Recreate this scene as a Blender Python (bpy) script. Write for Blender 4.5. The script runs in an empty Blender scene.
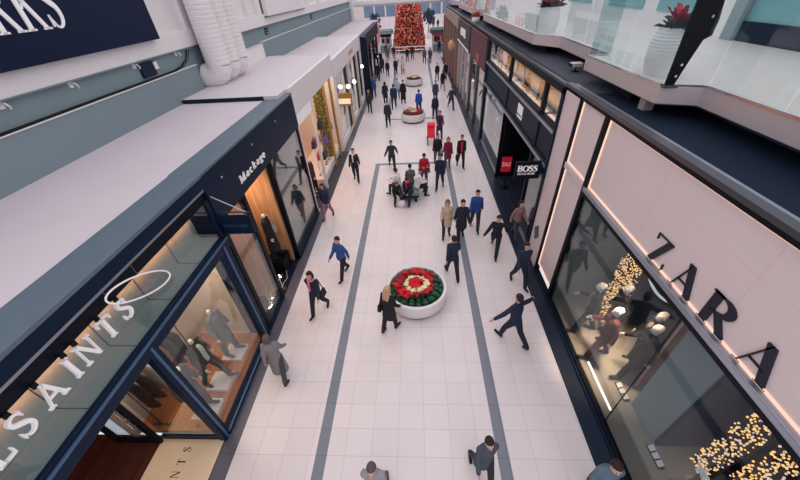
import bpy, bmesh, math, random
from mathutils import Vector, Matrix, Quaternion
R = random.Random(7)
scn = bpy.context.scene
COL = scn.collection
PI = math.pi

# ---------------------------------------------------------------- materials
def lin(c):
    def f(v):
        v /= 255.0
        return v / 12.92 if v <= 0.04045 else ((v + 0.055) / 1.055) ** 2.4
    return (f(c[0]), f(c[1]), f(c[2]), 1.0)

MATS = {}
def mat(name, rgb, rough=0.6, metal=0.0, var=0.06, scale=3.0, emit=0.0, ecol=None, stretch=None, bump=0.0, spec=None):
    """plain procedural surface: base colour broken up by a noise texture"""
    if name in MATS: return MATS[name]
    m = bpy.data.materials.new(name); m.use_nodes = True
    nt = m.node_tree; b = nt.nodes['Principled BSDF']
    b.inputs['Roughness'].default_value = rough; b.inputs['Metallic'].default_value = metal
    if spec is not None: b.inputs['Specular IOR Level'].default_value = spec
    c = lin(rgb)
    tc = nt.nodes.new('ShaderNodeTexCoord'); mp = nt.nodes.new('ShaderNodeMapping')
    if stretch: mp.inputs['Scale'].default_value = stretch
    nz = nt.nodes.new('ShaderNodeTexNoise'); nz.inputs['Scale'].default_value = scale; nz.inputs['Detail'].default_value = 3
    nt.links.new(tc.outputs['Object'], mp.inputs['Vector']); nt.links.new(mp.outputs['Vector'], nz.inputs['Vector'])
    mx = nt.nodes.new('ShaderNodeMix'); mx.data_type = 'RGBA'
    mx.inputs['A'].default_value = tuple(max(0, v * (1 - var)) for v in c[:3]) + (1,)
    mx.inputs['B'].default_value = tuple(min(1, v * (1 + var)) for v in c[:3]) + (1,)
    nt.links.new(nz.outputs['Fac'], mx.inputs['Factor'])
    nt.links.new(mx.outputs['Result'], b.inputs['Base Color'])
    if emit:
        b.inputs['Emission Color'].default_value = lin(ecol or rgb); b.inputs['Emission Strength'].default_value = emit
    if bump:
        bp = nt.nodes.new('ShaderNodeBump'); bp.inputs['Strength'].default_value = bump; bp.inputs['Distance'].default_value = 0.01
        nt.links.new(nz.outputs['Fac'], bp.inputs['Height']); nt.links.new(bp.outputs['Normal'], b.inputs['Normal'])
    MATS[name] = m
    return m

def grid_mat(name, rgb, grout, sx, sy, ox, oy, w=0.006, rough=0.3, var=0.04, spec=0.5, axes=(0, 1)):
    """square tiles with thin joints, laid out in metres"""
    m = bpy.data.materials.new(name); m.use_nodes = True
    nt = m.node_tree; b = nt.nodes['Principled BSDF']; b.inputs['Roughness'].default_value = rough
    b.inputs['Specular IOR Level'].default_value = spec
    tc = nt.nodes.new('ShaderNodeTexCoord'); sp = nt.nodes.new('ShaderNodeSeparateXYZ')
    nt.links.new(tc.outputs['Object'], sp.inputs[0])
    def math_(op, a, bv):
        n = nt.nodes.new('ShaderNodeMath'); n.operation = op
        for i, v in enumerate((a, bv)):
            if isinstance(v, (int, float)): n.inputs[i].default_value = v
            elif v is not None: nt.links.new(v, n.inputs[i])
        return n.outputs[0]
    ds, cells = [], []
    for ax, s, o in ((axes[0], sx, ox), (axes[1], sy, oy)):
        u = math_('DIVIDE', math_('SUBTRACT', sp.outputs[ax], o), s)
        fr = math_('FRACT', u, None)
        d = math_('MULTIPLY', math_('MINIMUM', fr, math_('SUBTRACT', 1.0, fr)), s)
        ds.append(d); cells.append(math_('FLOOR', u, None))
    line = math_('LESS_THAN', math_('MINIMUM', ds[0], ds[1]), w)
    cv = nt.nodes.new('ShaderNodeCombineXYZ'); nt.links.new(cells[0], cv.inputs[0]); nt.links.new(cells[1], cv.inputs[1])
    wn = nt.nodes.new('ShaderNodeTexWhiteNoise'); nt.links.new(cv.outputs[0], wn.inputs[0])
    c = lin(rgb)
    mx = nt.nodes.new('ShaderNodeMix'); mx.data_type = 'RGBA'
    mx.inputs['A'].default_value = tuple(v * (1 - var) for v in c[:3]) + (1,)
    mx.inputs['B'].default_value = tuple(min(1, v * (1 + var)) for v in c[:3]) + (1,)
    nt.links.new(wn.outputs['Value'], mx.inputs['Factor'])
    m2 = nt.nodes.new('ShaderNodeMix'); m2.data_type = 'RGBA'
    nt.links.new(line, m2.inputs['Factor']); nt.links.new(mx.outputs['Result'], m2.inputs['A']); m2.inputs['B'].default_value = lin(grout)
    nt.links.new(m2.outputs['Result'], b.inputs['Base Color'])
    MATS[name] = m
    return m

def wood_mat(name, dark, light, scale=2.0, axis='Y', rough=0.45):
    m = bpy.data.materials.new(name); m.use_nodes = True
    nt = m.node_tree; b = nt.nodes['Principled BSDF']; b.inputs['Roughness'].default_value = rough
    tc = nt.nodes.new('ShaderNodeTexCoord'); mp = nt.nodes.new('ShaderNodeMapping')
    mp.inputs['Scale'].default_value = {'Y': (8, 0.6, 8), 'X': (0.6, 8, 8), 'Z': (8, 8, 0.6)}[axis]
    nz = nt.nodes.new('ShaderNodeTexNoise'); nz.inputs['Scale'].default_value = scale; nz.inputs['Detail'].default_value = 6
    rp = nt.nodes.new('ShaderNodeValToRGB'); rp.color_ramp.elements[0].color = lin(dark); rp.color_ramp.elements[1].color = lin(light)
    rp.color_ramp.elements[0].position = .3; rp.color_ramp.elements[1].position = .7
    nt.links.new(tc.outputs['Object'], mp.inputs['Vector']); nt.links.new(mp.outputs['Vector'], nz.inputs['Vector'])
    nt.links.new(nz.outputs['Fac'], rp.inputs['Fac']); nt.links.new(rp.outputs['Color'], b.inputs['Base Color'])
    MATS[name] = m
    return m

def glass_mat(name, tint, gloss=1.0, ior=1.45):
    """thin pane: clear with a fresnel mirror reflection"""
    m = bpy.data.materials.new(name); m.use_nodes = True
    nt = m.node_tree; nt.nodes.clear()
    o = nt.nodes.new('ShaderNodeOutputMaterial'); t = nt.nodes.new('ShaderNodeBsdfTransparent'); g = nt.nodes.new('ShaderNodeBsdfGlossy')
    t.inputs['Color'].default_value = tint; g.inputs['Roughness'].default_value = 0.0; g.inputs['Color'].default_value = (gloss, gloss, gloss, 1)
    lw = nt.nodes.new('ShaderNodeLayerWeight'); lw.inputs['Blend'].default_value = .5
    pw = nt.nodes.new('ShaderNodeMath'); pw.operation = 'POWER'; pw.inputs[1].default_value = 4.0
    f = nt.nodes.new('ShaderNodeMath'); f.operation = 'MULTIPLY_ADD'; r0 = ((ior - 1) / (ior + 1)) ** 2
    nt.links.new(lw.outputs['Facing'], pw.inputs[0]); nt.links.new(pw.outputs[0], f.inputs[0]); f.inputs[1].default_value = 1 - r0; f.inputs[2].default_value = r0
    mx = nt.nodes.new('ShaderNodeMixShader')
    nt.links.new(f.outputs[0], mx.inputs[0]); nt.links.new(t.outputs[0], mx.inputs[1]); nt.links.new(g.outputs[0], mx.inputs[2]); nt.links.new(mx.outputs[0], o.inputs['Surface'])
    MATS[name] = m
    return m

def lamp_mat(name, rgb, strength):
    m = bpy.data.materials.new(name); m.use_nodes = True
    nt = m.node_tree; nt.nodes.clear()
    o = nt.nodes.new('ShaderNodeOutputMaterial'); e = nt.nodes.new('ShaderNodeEmission')
    e.inputs['Color'].default_value = lin(rgb); e.inputs['Strength'].default_value = strength
    nt.links.new(e.outputs[0], o.inputs['Surface'])
    MATS[name] = m
    return m

# ---------------------------------------------------------------- object helpers
def tag(o, label=None, cat=None, group=None, kind=None):
    if label: o['label'] = label
    if cat: o['category'] = cat
    if group: o['group'] = group
    if kind: o['kind'] = kind
    return o

def thing(name, label, cat, loc=(0, 0, 0), rz=0.0, group=None):
    o = bpy.data.objects.new(name, None); COL.objects.link(o)
    o.location = loc; o.rotation_euler = (0, 0, rz)
    return tag(o, label, cat, group)

def world_of(o):
    m = Matrix.Translation(o.location) @ o.rotation_euler.to_matrix().to_4x4()
    return world_of(o.parent) @ m if o.parent else m

class MB:
    """collects shapes in world coordinates, then builds ONE mesh object"""
    def __init__(s): s.bm = bmesh.new(); s.mi = 0
    def face(s, vs):
        try:
            f = s.bm.faces.new(vs); f.material_index = s.mi; return f
        except ValueError: return None
    def box(s, x0, x1, y0, y1, z0, z1):
        v = [s.bm.verts.new((x, y, z)) for z in (z0, z1) for y in (y0, y1) for x in (x0, x1)]
        for q in ((0, 2, 3, 1), (4, 5, 7, 6), (0, 1, 5, 4), (2, 6, 7, 3), (0, 4, 6, 2), (1, 3, 7, 5)): s.face([v[i] for i in q])
        return s
    def prism(s, pts, vec):
        """polygon pts (3-D, planar) pushed along vec"""
        a = [s.bm.verts.new(p) for p in pts]; vec = Vector(vec)
        b = [s.bm.verts.new(Vector(p) + vec) for p in pts]
        n = len(pts)
        s.face(a[::-1]); s.face(b)
        for i in range(n): s.face([a[i], a[(i + 1) % n], b[(i + 1) % n], b[i]])
        return s
    def tube(s, pts, r, n=8, cap=True):
        """round bar through pts; r a number or one per point"""
        pts = [Vector(p) for p in pts]; rings = []
        up = Vector((0, 0, 1))
        for i, p in enumerate(pts):
            d = (pts[min(i + 1, len(pts) - 1)] - pts[max(i - 1, 0)]).normalized()
            if abs(d.dot(up)) > .95: up = Vector((0, 1, 0)) if abs(d.y) < .9 else Vector((1, 0, 0))
            a = d.cross(up).normalized(); b = a.cross(d).normalized()
            rr = r[i] if isinstance(r, (list, tuple)) else r
            rings.append([s.bm.verts.new(p + a * rr * math.cos(t) + b * rr * math.sin(t)) for t in [2 * PI * k / n for k in range(n)]])
            up = b
        for q, w in zip(rings, rings[1:]):
            for k in range(n): s.face([q[k], q[(k + 1) % n], w[(k + 1) % n], w[k]])
        if cap: s.face(rings[0][::-1]); s.face(rings[-1])
        return s
    def lathe(s, prof, c=(0, 0, 0), n=32, cap0=True, cap1=True):
        rings = [[s.bm.verts.new((c[0] + r * math.cos(2 * PI * k / n), c[1] + r * math.sin(2 * PI * k / n), c[2] + z)) for k in range(n)] for r, z in prof]
        for q, w in zip(rings, rings[1:]):
            for k in range(n): s.face([q[k], q[(k + 1) % n], w[(k + 1) % n], w[k]])
        if cap0: s.face(rings[0][::-1])
        if cap1: s.face(rings[-1])
        return s
    def ball(s, c, r, seg=8, ring=6, sc=(1, 1, 1)):
        prof = [(max(1e-4, r * math.sin(PI * i / ring)), -r * math.cos(PI * i / ring)) for i in range(ring + 1)]
        rings = [[s.bm.verts.new((c[0] + sc[0] * q * math.cos(2 * PI * k / seg), c[1] + sc[1] * q * math.sin(2 * PI * k / seg), c[2] + sc[2] * z)) for k in range(seg)] for q, z in prof]
        for q, w in zip(rings, rings[1:]):
            for k in range(seg): s.face([q[k], q[(k + 1) % seg], w[(k + 1) % seg], w[k]])
        s.face(rings[0][::-1]); s.face(rings[-1])
        return s
    def mesh(s, name, smooth=False, shift=None):
        if shift is not None: bmesh.ops.transform(s.bm, matrix=shift, verts=s.bm.verts)
        bmesh.ops.recalc_face_normals(s.bm, faces=s.bm.faces)
        me = bpy.data.meshes.new(name)
        if smooth:
            for f in s.bm.faces: f.smooth = True
        s.bm.to_mesh(me); s.bm.free()
        return me
    def build(s, name, m, parent=None, smooth=False, bevel=0.0):
        sh = world_of(parent).inverted() if parent else None
        me = s.mesh(name, smooth, sh)
        for mm in (m if isinstance(m, (list, tuple)) else [m]): me.materials.append(MATS[mm] if isinstance(mm, str) else mm)
        o = bpy.data.objects.new(name, me); COL.objects.link(o)
        if parent: o.parent = parent
        if bevel:
            b = o.modifiers.new('edge', 'BEVEL'); b.width = bevel; b.segments = 2; b.limit_method = 'ANGLE'
        return o

def box(name, m, b, parent=None, bevel=0.0): return MB().box(*b).build(name, m, parent, bevel=bevel)
def struct(name, m, *boxes):
    b = MB()
    for q in boxes: b.box(*q)
    return tag(b.build(name, m), kind='structure')
def kids(o): return [c for c in list(o.children)]
def copy_tree(o, parent=None):
    c = o.copy(); COL.objects.link(c); c.parent = parent
    for ch in kids(o): copy_tree(ch, c)
    return c

# ---------------------------------------------------------------- letters: serif and plain glyphs drawn from strokes
# a glyph is a list of polygons in a box of cap height 1; T = thick stem, t = thin
def quad(x0, y0, x1, y1, w0, w1=None):
    """slanted stem from (x0,y0) to (x1,y1) cut level, horizontal width w"""
    w1 = w0 if w1 is None else w1
    return [(x0 - w0 / 2, y0), (x0 + w0 / 2, y0), (x1 + w1 / 2, y1), (x1 - w1 / 2, y1)]
def bar(x0, x1, y, t): return [(x0, y - t / 2), (x1, y - t / 2), (x1, y + t / 2), (x0, y + t / 2)]
def arc(cx, cy, rx, ry, a0, a1, wf, n=18):
    """curved stroke as a strip of quads; wf(u) width along it"""
    out = []; P = []
    for i in range(n + 1):
        u = i / n; a = math.radians(a0 + (a1 - a0) * u); w = wf(u) / 2
        c, s = math.cos(a), math.sin(a)
        P.append(((cx + (rx - w) * c, cy + (ry - w) * s), (cx + (rx + w) * c, cy + (ry + w) * s)))
    for p, q in zip(P, P[1:]): out.append([p[0], p[1], q[1], q[0]])
    return out
def path(pts, ws):
    """smooth stroke through pts (Catmull-Rom) with widths"""
    out = []; S = []
    n = len(pts)
    for i in range(n - 1):
        p0, p1, p2, p3 = pts[max(i - 1, 0)], pts[i], pts[i + 1], pts[min(i + 2, n - 1)]
        for k in range(6):
            u = k / 6
            S.append(tuple(.5 * (2 * p1[d] + (p2[d] - p0[d]) * u + (2 * p0[d] - 5 * p1[d] + 4 * p2[d] - p3[d]) * u * u + (3 * p1[d] - p0[d] - 3 * p2[d] + p3[d]) * u ** 3) for d in (0, 1)) + (ws[i] + (ws[i + 1] - ws[i]) * u,))
    S.append(pts[-1] + (ws[-1],))
    E = []
    for i, p in enumerate(S):
        a, b = S[max(i - 1, 0)], S[min(i + 1, len(S) - 1)]
        dx, dy = b[0] - a[0], b[1] - a[1]; L = math.hypot(dx, dy) or 1
        nx, ny = -dy / L * p[2] / 2, dx / L * p[2] / 2
        E.append(((p[0] + nx, p[1] + ny), (p[0] - nx, p[1] - ny)))
    for p, q in zip(E, E[1:]): out.append([p[0], p[1], q[1], q[0]])
    return out

def glyph(ch, T=.16, t=.05, sf=.08, serif=True):
    """(polygons, advance)"""
    h = t / 2
    def S(x, y, half=None): return [bar(x - (half or T / 2 + sf), x + (half or T / 2 + sf), y, t)] if serif else []
    if ch == 'A': return [quad(.08, 0, .38, 1, t), quad(.68, 0, .36, 1, T), bar(.18, .58, .34, t)] + S(.08, h, .11) + S(.68, h), .80
    if ch == 'L': return [quad(.16, 0, .16, 1, T), bar(.16, .58, h, t), quad(.56, 0, .575, .26, t)] + S(.16, h) + S(.16, 1 - h), .66
    if ch == 'S': return path([(.47, .78), (.40, .93), (.27, .97), (.12, .88), (.12, .69), (.30, .54), (.46, .40), (.48, .20), (.34, .035), (.18, .04), (.07, .24)], [t, t * 1.2, t * 1.3, T * .75, T, T * 1.15, T, T * .75, t * 1.3, t * 1.2, t]) + ([quad(.475, .74, .475, .97, t), quad(.065, .03, .065, .28, t)] if serif else []), .60
    if ch == 'I': return [quad(.16, 0, .16, 1, T)] + S(.16, h) + S(.16, 1 - h), .34
    if ch == 'N': return [quad(.14, 0, .14, 1, t), quad(.14 + T * .3, 1, .68, 0, T * 1.05), quad(.70, 0, .70, 1, t)] + S(.14, h, .11) + S(.12, 1 - h, .11) + S(.70, 1 - h, .11), .86
    if ch == 'T': return [quad(.35, 0, .35, 1, T), bar(.03, .67, 1 - h, t)] + ([quad(.045, .76, .045, 1, t), quad(.655, .76, .655, 1, t)] if serif else []) + S(.35, h), .72
    if ch == 'Z': return [bar(.05, .66, 1 - h, t), bar(.05, .68, h, t), quad(.14, t * .5, .58, 1 - t * .5, T * 1.1), quad(.065, .78, .05, 1, t), quad(.68, 0, .665, .24, t)], .74
    if ch in 'RPKBEDH':
        g = [quad(.16, 0, .16, 1, T)] + S(.16, h) + S(.16, 1 - h); adv = .74
        if ch == 'R':
            g += arc(.32, .745, .25, .255 - h, -90, 90, lambda u: t + (T - t) * math.sin(PI * u)) + [bar(.16, .33, 1 - h, t), bar(.16, .33, .49, t), quad(.36, .49, .66, 0, T * 1.05)] + S(.66, h, .12)
        if ch == 'B':
            g += arc(.32, .75, .23, .25 - h, -90, 90, lambda u: t + (T - t) * math.sin(PI * u)) + arc(.34, .26, .27, .26 - h, -90, 90, lambda u: t + (T - t) * math.sin(PI * u)) + [bar(.16, .33, 1 - h, t), bar(.16, .35, .51, t), bar(.16, .35, h, t)]; adv = .72
        if ch == 'K': g += [quad(.24, .42, .64, 1, t), quad(.34, .58, .68, 0, T)] + S(.64, 1 - h, .11) + S(.68, h, .13); adv = .80
        if ch == 'E': g += [bar(.16, .58, 1 - h, t), bar(.16, .48, .51, t), bar(.16, .60, h, t)] + ([quad(.565, .8, .565, 1, t), quad(.585, 0, .585, .22, t)] if serif else []); adv = .66
        if ch == 'H': g += [quad(.66, 0, .66, 1, T), bar(.16, .66, .52, t)] + S(.66, h) + S(.66, 1 - h); adv = .84
        return g, adv
    if ch == 'O': return arc(.42, .5, .34, .49 - T * .15, 0, 360, lambda u: t + (T - t) * abs(math.cos(2 * PI * u)), 32), .84
    if ch == 'U': return [quad(.15, .3, .15, 1, T), quad(.66, .3, .66, 1, t)] + arc(.405, .30, .255, .28, 180, 360, lambda u: T + (t - T) * u) + S(.15, 1 - h) + S(.66, 1 - h, .1), .80
    if ch == 'G': return arc(.42, .5, .34, .49 - t, 50, 320, lambda u: t + (T - t) * math.sin(PI * u), 28) + [quad(.68, .08, .68, .46, T)] + S(.66, .46, .13), .86
    if ch == 'M': return [quad(.14, 0, .14, 1, t * 1.4), quad(.16, 1, .46, .05, T), quad(.46, .05, .76, 1, t), quad(.80, 0, .80, 1, T)] + S(.14, h, .12) + S(.80, h) + S(.12, 1 - h, .1) + S(.82, 1 - h, .1), .98
    if ch == 'a': return arc(.24, .21, .17, .19, 0, 360, lambda u: t + (T * .9 - t) * abs(math.cos(2 * PI * u)), 20) + [quad(.42, 0, .42, .58, T * .9), bar(.14, .42, .60, t * 1.3), quad(.48, 0, .5, .06, .12)], .56
    if ch == 'c': return arc(.26, .31, .21, .29, 55, 305, lambda u: t + (T - t) * math.sin(PI * u), 20) + [bar(.30, .44, .52, .11)], .50
    if ch == 'k': return [quad(.14, 0, .14, 1, T), quad(.20, .26, .46, .62, t), quad(.26, .38, .50, 0, T * .9), bar(.03, .25, h, t), bar(.03, .14, 1 - h, t), bar(.36, .56, .62, t), bar(.40, .58, h, t)], .60
    if ch == 'g': return arc(.25, .40, .18, .20, 0, 360, lambda u: t + (T * .8 - t) * abs(math.cos(2 * PI * u)), 20) + arc(.25, -.14, .22, .15, 0, 360, lambda u: t * 1.3, 20) + [bar(.36, .52, .58, .09), quad(.12, -.02, .16, .24, t * 1.4)], .54
    if ch == 'e': return arc(.26, .31, .21, .29, 10, 320, lambda u: t + (T - t) * math.sin(PI * u), 22) + [bar(.07, .46, .34, t)], .52
    return [], .4

def lettering(text, name, m, origin, udir, vdir, height, thick, parent, gap=.0, serif=True, T=.16, t=.05, sf=.08, wide=1.0, one=False):
    """each letter its own part, raised off the sign; the run starts at origin and reads along udir"""
    u, v = Vector(udir).normalized(), Vector(vdir).normalized(); n = u.cross(v)
    x = 0.0; out = []; mb = MB()
    for ch in text:
        if ch == ' ': x += .4 + gap; continue
        polys, adv = glyph(ch, T, t, sf, serif)
        if not one: mb = MB()
        for pl in polys:
            mb.prism([Vector(origin) + u * ((x + p[0]) * height * wide) + v * (p[1] * height) for p in pl], n * thick)
        if not one: out.append(mb.build(name, m, parent))
        x += adv + gap
    if one: out.append(mb.build(name, m, parent))
    return out
# ---------------------------------------------------------------- people: one remeshed body per pose, clothes as children
def capsule(mb, a, b, ra, rb, n=10):
    a, b = Vector(a), Vector(b); d = (b - a); L = d.length or 1e-4; d = d / L
    pts, rs = [], []
    for i in range(4): q = PI / 2 * (1 - i / 4); pts.append(a - d * ra * math.sin(q)); rs.append(max(1e-3, ra * math.cos(q)))
    pts.append(a); rs.append(ra); pts.append(b); rs.append(rb)
    for i in range(1, 5): q = PI / 2 * i / 4; pts.append(b + d * rb * math.sin(q)); rs.append(max(1e-3, rb * math.cos(q)))
    mb.tube(pts, rs, n)
def loft(mb, secs, n=16):
    """closed body through elliptical sections (centre, side axis, front axis, rx, ry)"""
    rings = [[mb.bm.verts.new(Vector(c) + sx * rx * math.cos(2 * PI * k / n) + sy * ry * math.sin(2 * PI * k / n)) for k in range(n)] for c, sx, sy, rx, ry in secs]
    for q, w in zip(rings, rings[1:]):
        for k in range(n): mb.face([q[k], q[(k + 1) % n], w[(k + 1) % n], w[k]])
    mb.face(rings[0][::-1]); mb.face(rings[-1])
def remesh(mb, name, vox, smooth=3, dec=None):
    me = mb.mesh(name)
    o = bpy.data.objects.new('tmp', me); COL.objects.link(o)
    r = o.modifiers.new('r', 'REMESH'); r.mode = 'VOXEL'; r.voxel_size = vox
    s = o.modifiers.new('s', 'SMOOTH'); s.factor = .5; s.iterations = smooth
    if dec: d = o.modifiers.new('d', 'DECIMATE'); d.ratio = dec
    dg = bpy.context.evaluated_depsgraph_get(); dg.update()
    out = bpy.data.meshes.new_from_object(o.evaluated_get(dg))
    bpy.data.objects.remove(o); bpy.data.meshes.remove(me)
    out.name = name
    out.polygons.foreach_set('use_smooth', [True] * len(out.polygons)); out.materials.clear(); out.materials.append(None)
    return out

def rig(p):
    """joint positions of a 1.70 m figure facing +Y (its right hand at +X)"""
    r = math.radians; J = {}
    lean = r(p.get('lean', 0)); tilt = r(p.get('tilt', 0))
    up = Vector((math.sin(tilt), math.sin(lean), math.cos(lean))).normalized(); sx = Vector((1, 0, -math.sin(tilt))).normalized(); fy = up.cross(sx)
    J['up'], J['sx'], J['fy'] = up, sx, fy
    pel = Vector((0, 0, .92)); J['pel'] = pel
    J['chest'] = pel + up * .36; J['neck'] = pel + up * .53; 
    nod = r(p.get('nod', 0)) + lean * .5
    hu = Vector((math.sin(tilt), math.sin(nod), math.cos(nod))).normalized(); J['hu'] = hu; J['hf'] = hu.cross(sx).normalized()
    J['head'] = J['neck'] + up * .06 + hu * .12
    for s, k in ((-1, 'L'), (1, 'R')):
        h, kn = r(p.get('hip' + k, 0)), r(p.get('knee' + k, 0)); sp = r(p.get('spread', 3))
        hip = pel + Vector((s * .09, 0, -.03)); kx = s * math.sin(sp)
        knee = hip + Vector((kx, math.sin(h), math.cos(h) * -1)).normalized() * .42
        ank = knee + Vector((kx * .3, math.sin(h - kn), -math.cos(h - kn))).normalized() * .40
        f = r(p.get('foot' + k, 0)) + (h - kn) * .6
        toe = ank + Vector((s * .03, math.cos(f) * .17, math.sin(f) * .17 - .045)); heel = ank + Vector((0, -.04 * math.cos(f), -.045 - .02 * math.sin(f)))
        J['hip' + k], J['knee' + k], J['ank' + k], J['toe' + k], J['heel' + k] = hip, knee, ank, toe, heel
        sh = J['neck'] - up * .06 + sx * s * .155; J['sh' + k] = sh
        a, o, e, inn = r(p.get('arm' + k, 0)) , r(p.get('out' + k, 8)), r(p.get('elb' + k, 15)), r(p.get('inn' + k, 0))
        def dr(ang, ab): return (sx * s * math.sin(ab) + fy * math.sin(ang) * math.cos(ab) - up * math.cos(ang) * math.cos(ab)).normalized()
        el = sh + dr(a, o) * .28; d2 = dr(a + e, o - inn); wr = el + d2 * .245
        J['el' + k], J['wr' + k], J['hd' + k] = el, wr, d2
        J['pl' + k] = (sx * -s * math.cos(a) if True else sx).normalized()
    lo = min(min(J['toe' + k].z, J['heel' + k].z) for k in 'LR') - .028
    if p.get('drop') is not None: lo = p['drop']
    for k, v in J.items():
        if k not in ('up', 'sx', 'fy', 'hu', 'hf', 'hdL', 'hdR', 'plL', 'plR'): v.z -= lo
    return J

def body_mesh(J, name, head=True):
    mb = MB(); up, sx, fy = J['up'], J['sx'], J['fy']; pel = J['pel']
    loft(mb, [(pel - up * .07, sx, fy, .10, .075), (pel - up * .01, sx, fy, .155, .10), (pel + up * .12, sx, fy, .125, .085), (pel + up * .22, sx, fy, .128, .085), (pel + up * .36, sx, fy, .16, .10), (pel + up * .46, sx, fy, .155, .08), (pel + up * .52, sx, fy, .07, .05)])
    for k in 'LR': capsule(mb, J['neck'] - up * .035, J['sh' + k], .05, .048)
    capsule(mb, J['neck'] - up * .04, J['neck'] + up * .06 + J['hu'] * .04, .052, .048)
    if head:
        hc, hu, hf = J['head'], J['hu'], J['hf']
        loft(mb, [(hc + hu * z + hf * y, sx, hf, a, b) for z, y, a, b in ((-.125, .035, .022, .03), (-.105, .025, .045, .06), (-.06, .012, .062, .082), (0, 0, .074, .096), (.05, -.006, .074, .096), (.09, -.01, .055, .075), (.112, -.012, .025, .035))], 18)
        capsule(mb, hc + hu * .015 + hf * .09, hc - hu * .03 + hf * .108, .010, .016, 8)           # nose
        capsule(mb, hc - hu * .065 + hf * .088 - sx * .018, hc - hu * .065 + hf * .088 + sx * .018, .009, .009, 8)   # lips
        capsule(mb, hc + hu * .032 + hf * .088 - sx * .035, hc + hu * .032 + hf * .088 + sx * .035, .009, .009, 8)   # brow
        for s in (-1, 1): capsule(mb, hc + sx * s * .076 + hu * .02, hc + sx * s * .074 - hu * .025, .014, .011, 8)   # ears
    for s, k in ((-1, 'L'), (1, 'R')):
        capsule(mb, J['sh' + k], J['el' + k], .050, .036); capsule(mb, J['el' + k], J['wr' + k], .037, .024)
        capsule(mb, J['hip' + k], J['knee' + k], .088, .054); capsule(mb, J['knee' + k] , J['ank' + k], .055, .034)
        kn, an = J['knee' + k], J['ank' + k]
        capsule(mb, kn.lerp(an, .22) - fy * .012, kn.lerp(an, .45) - fy * .008, .050, .042)
        capsule(mb, J['heel' + k], J['toe' + k], .032, .024); capsule(mb, an, J['heel' + k], .034, .034)
        # hand: palm, four unequal bent fingers, thumb from the side of the palm
        w, d = J['wr' + k], J['hd' + k]; pn = (J['pl' + k] - d * J['pl' + k].dot(d)).normalized(); side = d.cross(pn).normalized()
        if side.dot(fy) < 0: side = -side
        for q in (-.024, -.008, .008, .024): capsule(mb, w + d * .015 + side * q * .6, w + d * .078 + side * q, .014, .011, 8)
        for q, L in ((-.027, .062), (-.009, .076), (.009, .082), (.027, .072)):
            b0 = w + d * .080 + side * q; b1 = b0 + (d * .9 + pn * .3).normalized() * L * .5; b2 = b1 + (d * .65 + pn * .75).normalized() * L * .5
            capsule(mb, b0, b1, .0088, .0082, 8); capsule(mb, b1, b2, .0082, .0072, 8)
        t0 = w + d * .03 + side * .024; t1 = t0 + (d * .7 + side * .75 + pn * .25).normalized() * .04; t2 = t1 + (d * .9 + side * .2 + pn * .4).normalized() * .032
        capsule(mb, t0, t1, .0125, .010, 8); capsule(mb, t1, t2, .010, .0085, 8)
    return remesh(mb, name, .0075, 2)

def jacket_mesh(J, name, length=.06, flare=1.0, collar=True, sleeve=.97, fat=1.0):
    mb = MB(); up, sx, fy = J['up'], J['sx'], J['fy']; pel = J['pel']; dn = Vector((0, 0, -1)).lerp(-up, .6).normalized()
    g = .026 * fat
    secs = []
    if length > .1: secs += [(pel + dn * length, sx, fy, .165 * flare + g, .125 * flare + g), (pel + dn * length * .5, sx, fy, .165 * (1 + (flare - 1) * .6) + g, .115 * flare + g)]
    else: secs += [(pel + dn * length, sx, fy, .155 + g, .11 + g)]
    secs += [(pel, sx, fy, .155 + g, .105 + g), (pel + up * .12, sx, fy, .132 + g, .092 + g), (pel + up * .24, sx, fy, .137 + g, .096 + g), (pel + up * .37, sx, fy, .155 + g, .105 + g), (pel + up * .44, sx, fy, .145 + g, .088 + g), (pel + up * .49, sx, fy, .105 + g * .5, .070 + g * .4), (pel + up * .535, sx, fy, .068, .062)]
    loft(mb, secs, 18)
    for k in 'LR': capsule(mb, J['neck'] - up * .035, J['sh' + k] + up * .004, .052 + g * .5, .046 + g * .8)
    if collar:
        c = J['neck'] + up * .005
        mb2 = [(c - up * .02, sx, fy, .082, .076), (c + up * .035, sx, fy, .072, .068)]
        loft(mb, mb2, 14)
    for k in 'LR':
        sh, el, wr = J['sh' + k], J['el' + k], J['wr' + k]
        capsule(mb, sh - up * .01, el, .047 + g * .8, .040 + g * .8); capsule(mb, el, el.lerp(wr, sleeve), .041 + g * .8, .029 + g * .7)
    return remesh(mb, name, .012, 3)

def trousers_mesh(J, name, slim=1.0):
    mb = MB(); up, sx, fy = J['up'], J['sx'], J['fy']; pel = J['pel']; g = .014 * slim
    loft(mb, [(pel - up * .08, sx, fy, .11 + g, .085 + g), (pel - up * .02, sx, fy, .158 + g, .105 + g), (pel + up * .07, sx, fy, .145 + g, .095 + g), (pel + up * .10, sx, fy, .13 + g, .09 + g)])
    for k in 'LR':
        h, kn, an = J['hip' + k], J['knee' + k], J['ank' + k]
        capsule(mb, h, kn, .092 + g, .060 + g); capsule(mb, kn, kn.lerp(an, .97), .061 + g, .040 + g * 1.5)
        capsule(mb, kn.lerp(an, .2) - fy * .01, kn.lerp(an, .5) - fy * .006, .054 + g, .046 + g)
    return remesh(mb, name, .012, 3)

def shoe_mesh(J, k, name):
    mb = MB(); a, b, an = J['heel' + k], J['toe' + k], J['ank' + k]
    capsule(mb, a, b, .042, .034); capsule(mb, a.lerp(b, .35), b, .043, .036); capsule(mb, an.lerp(a, .3), a, .044, .043)
    return remesh(mb, name, .010, 2)

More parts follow.
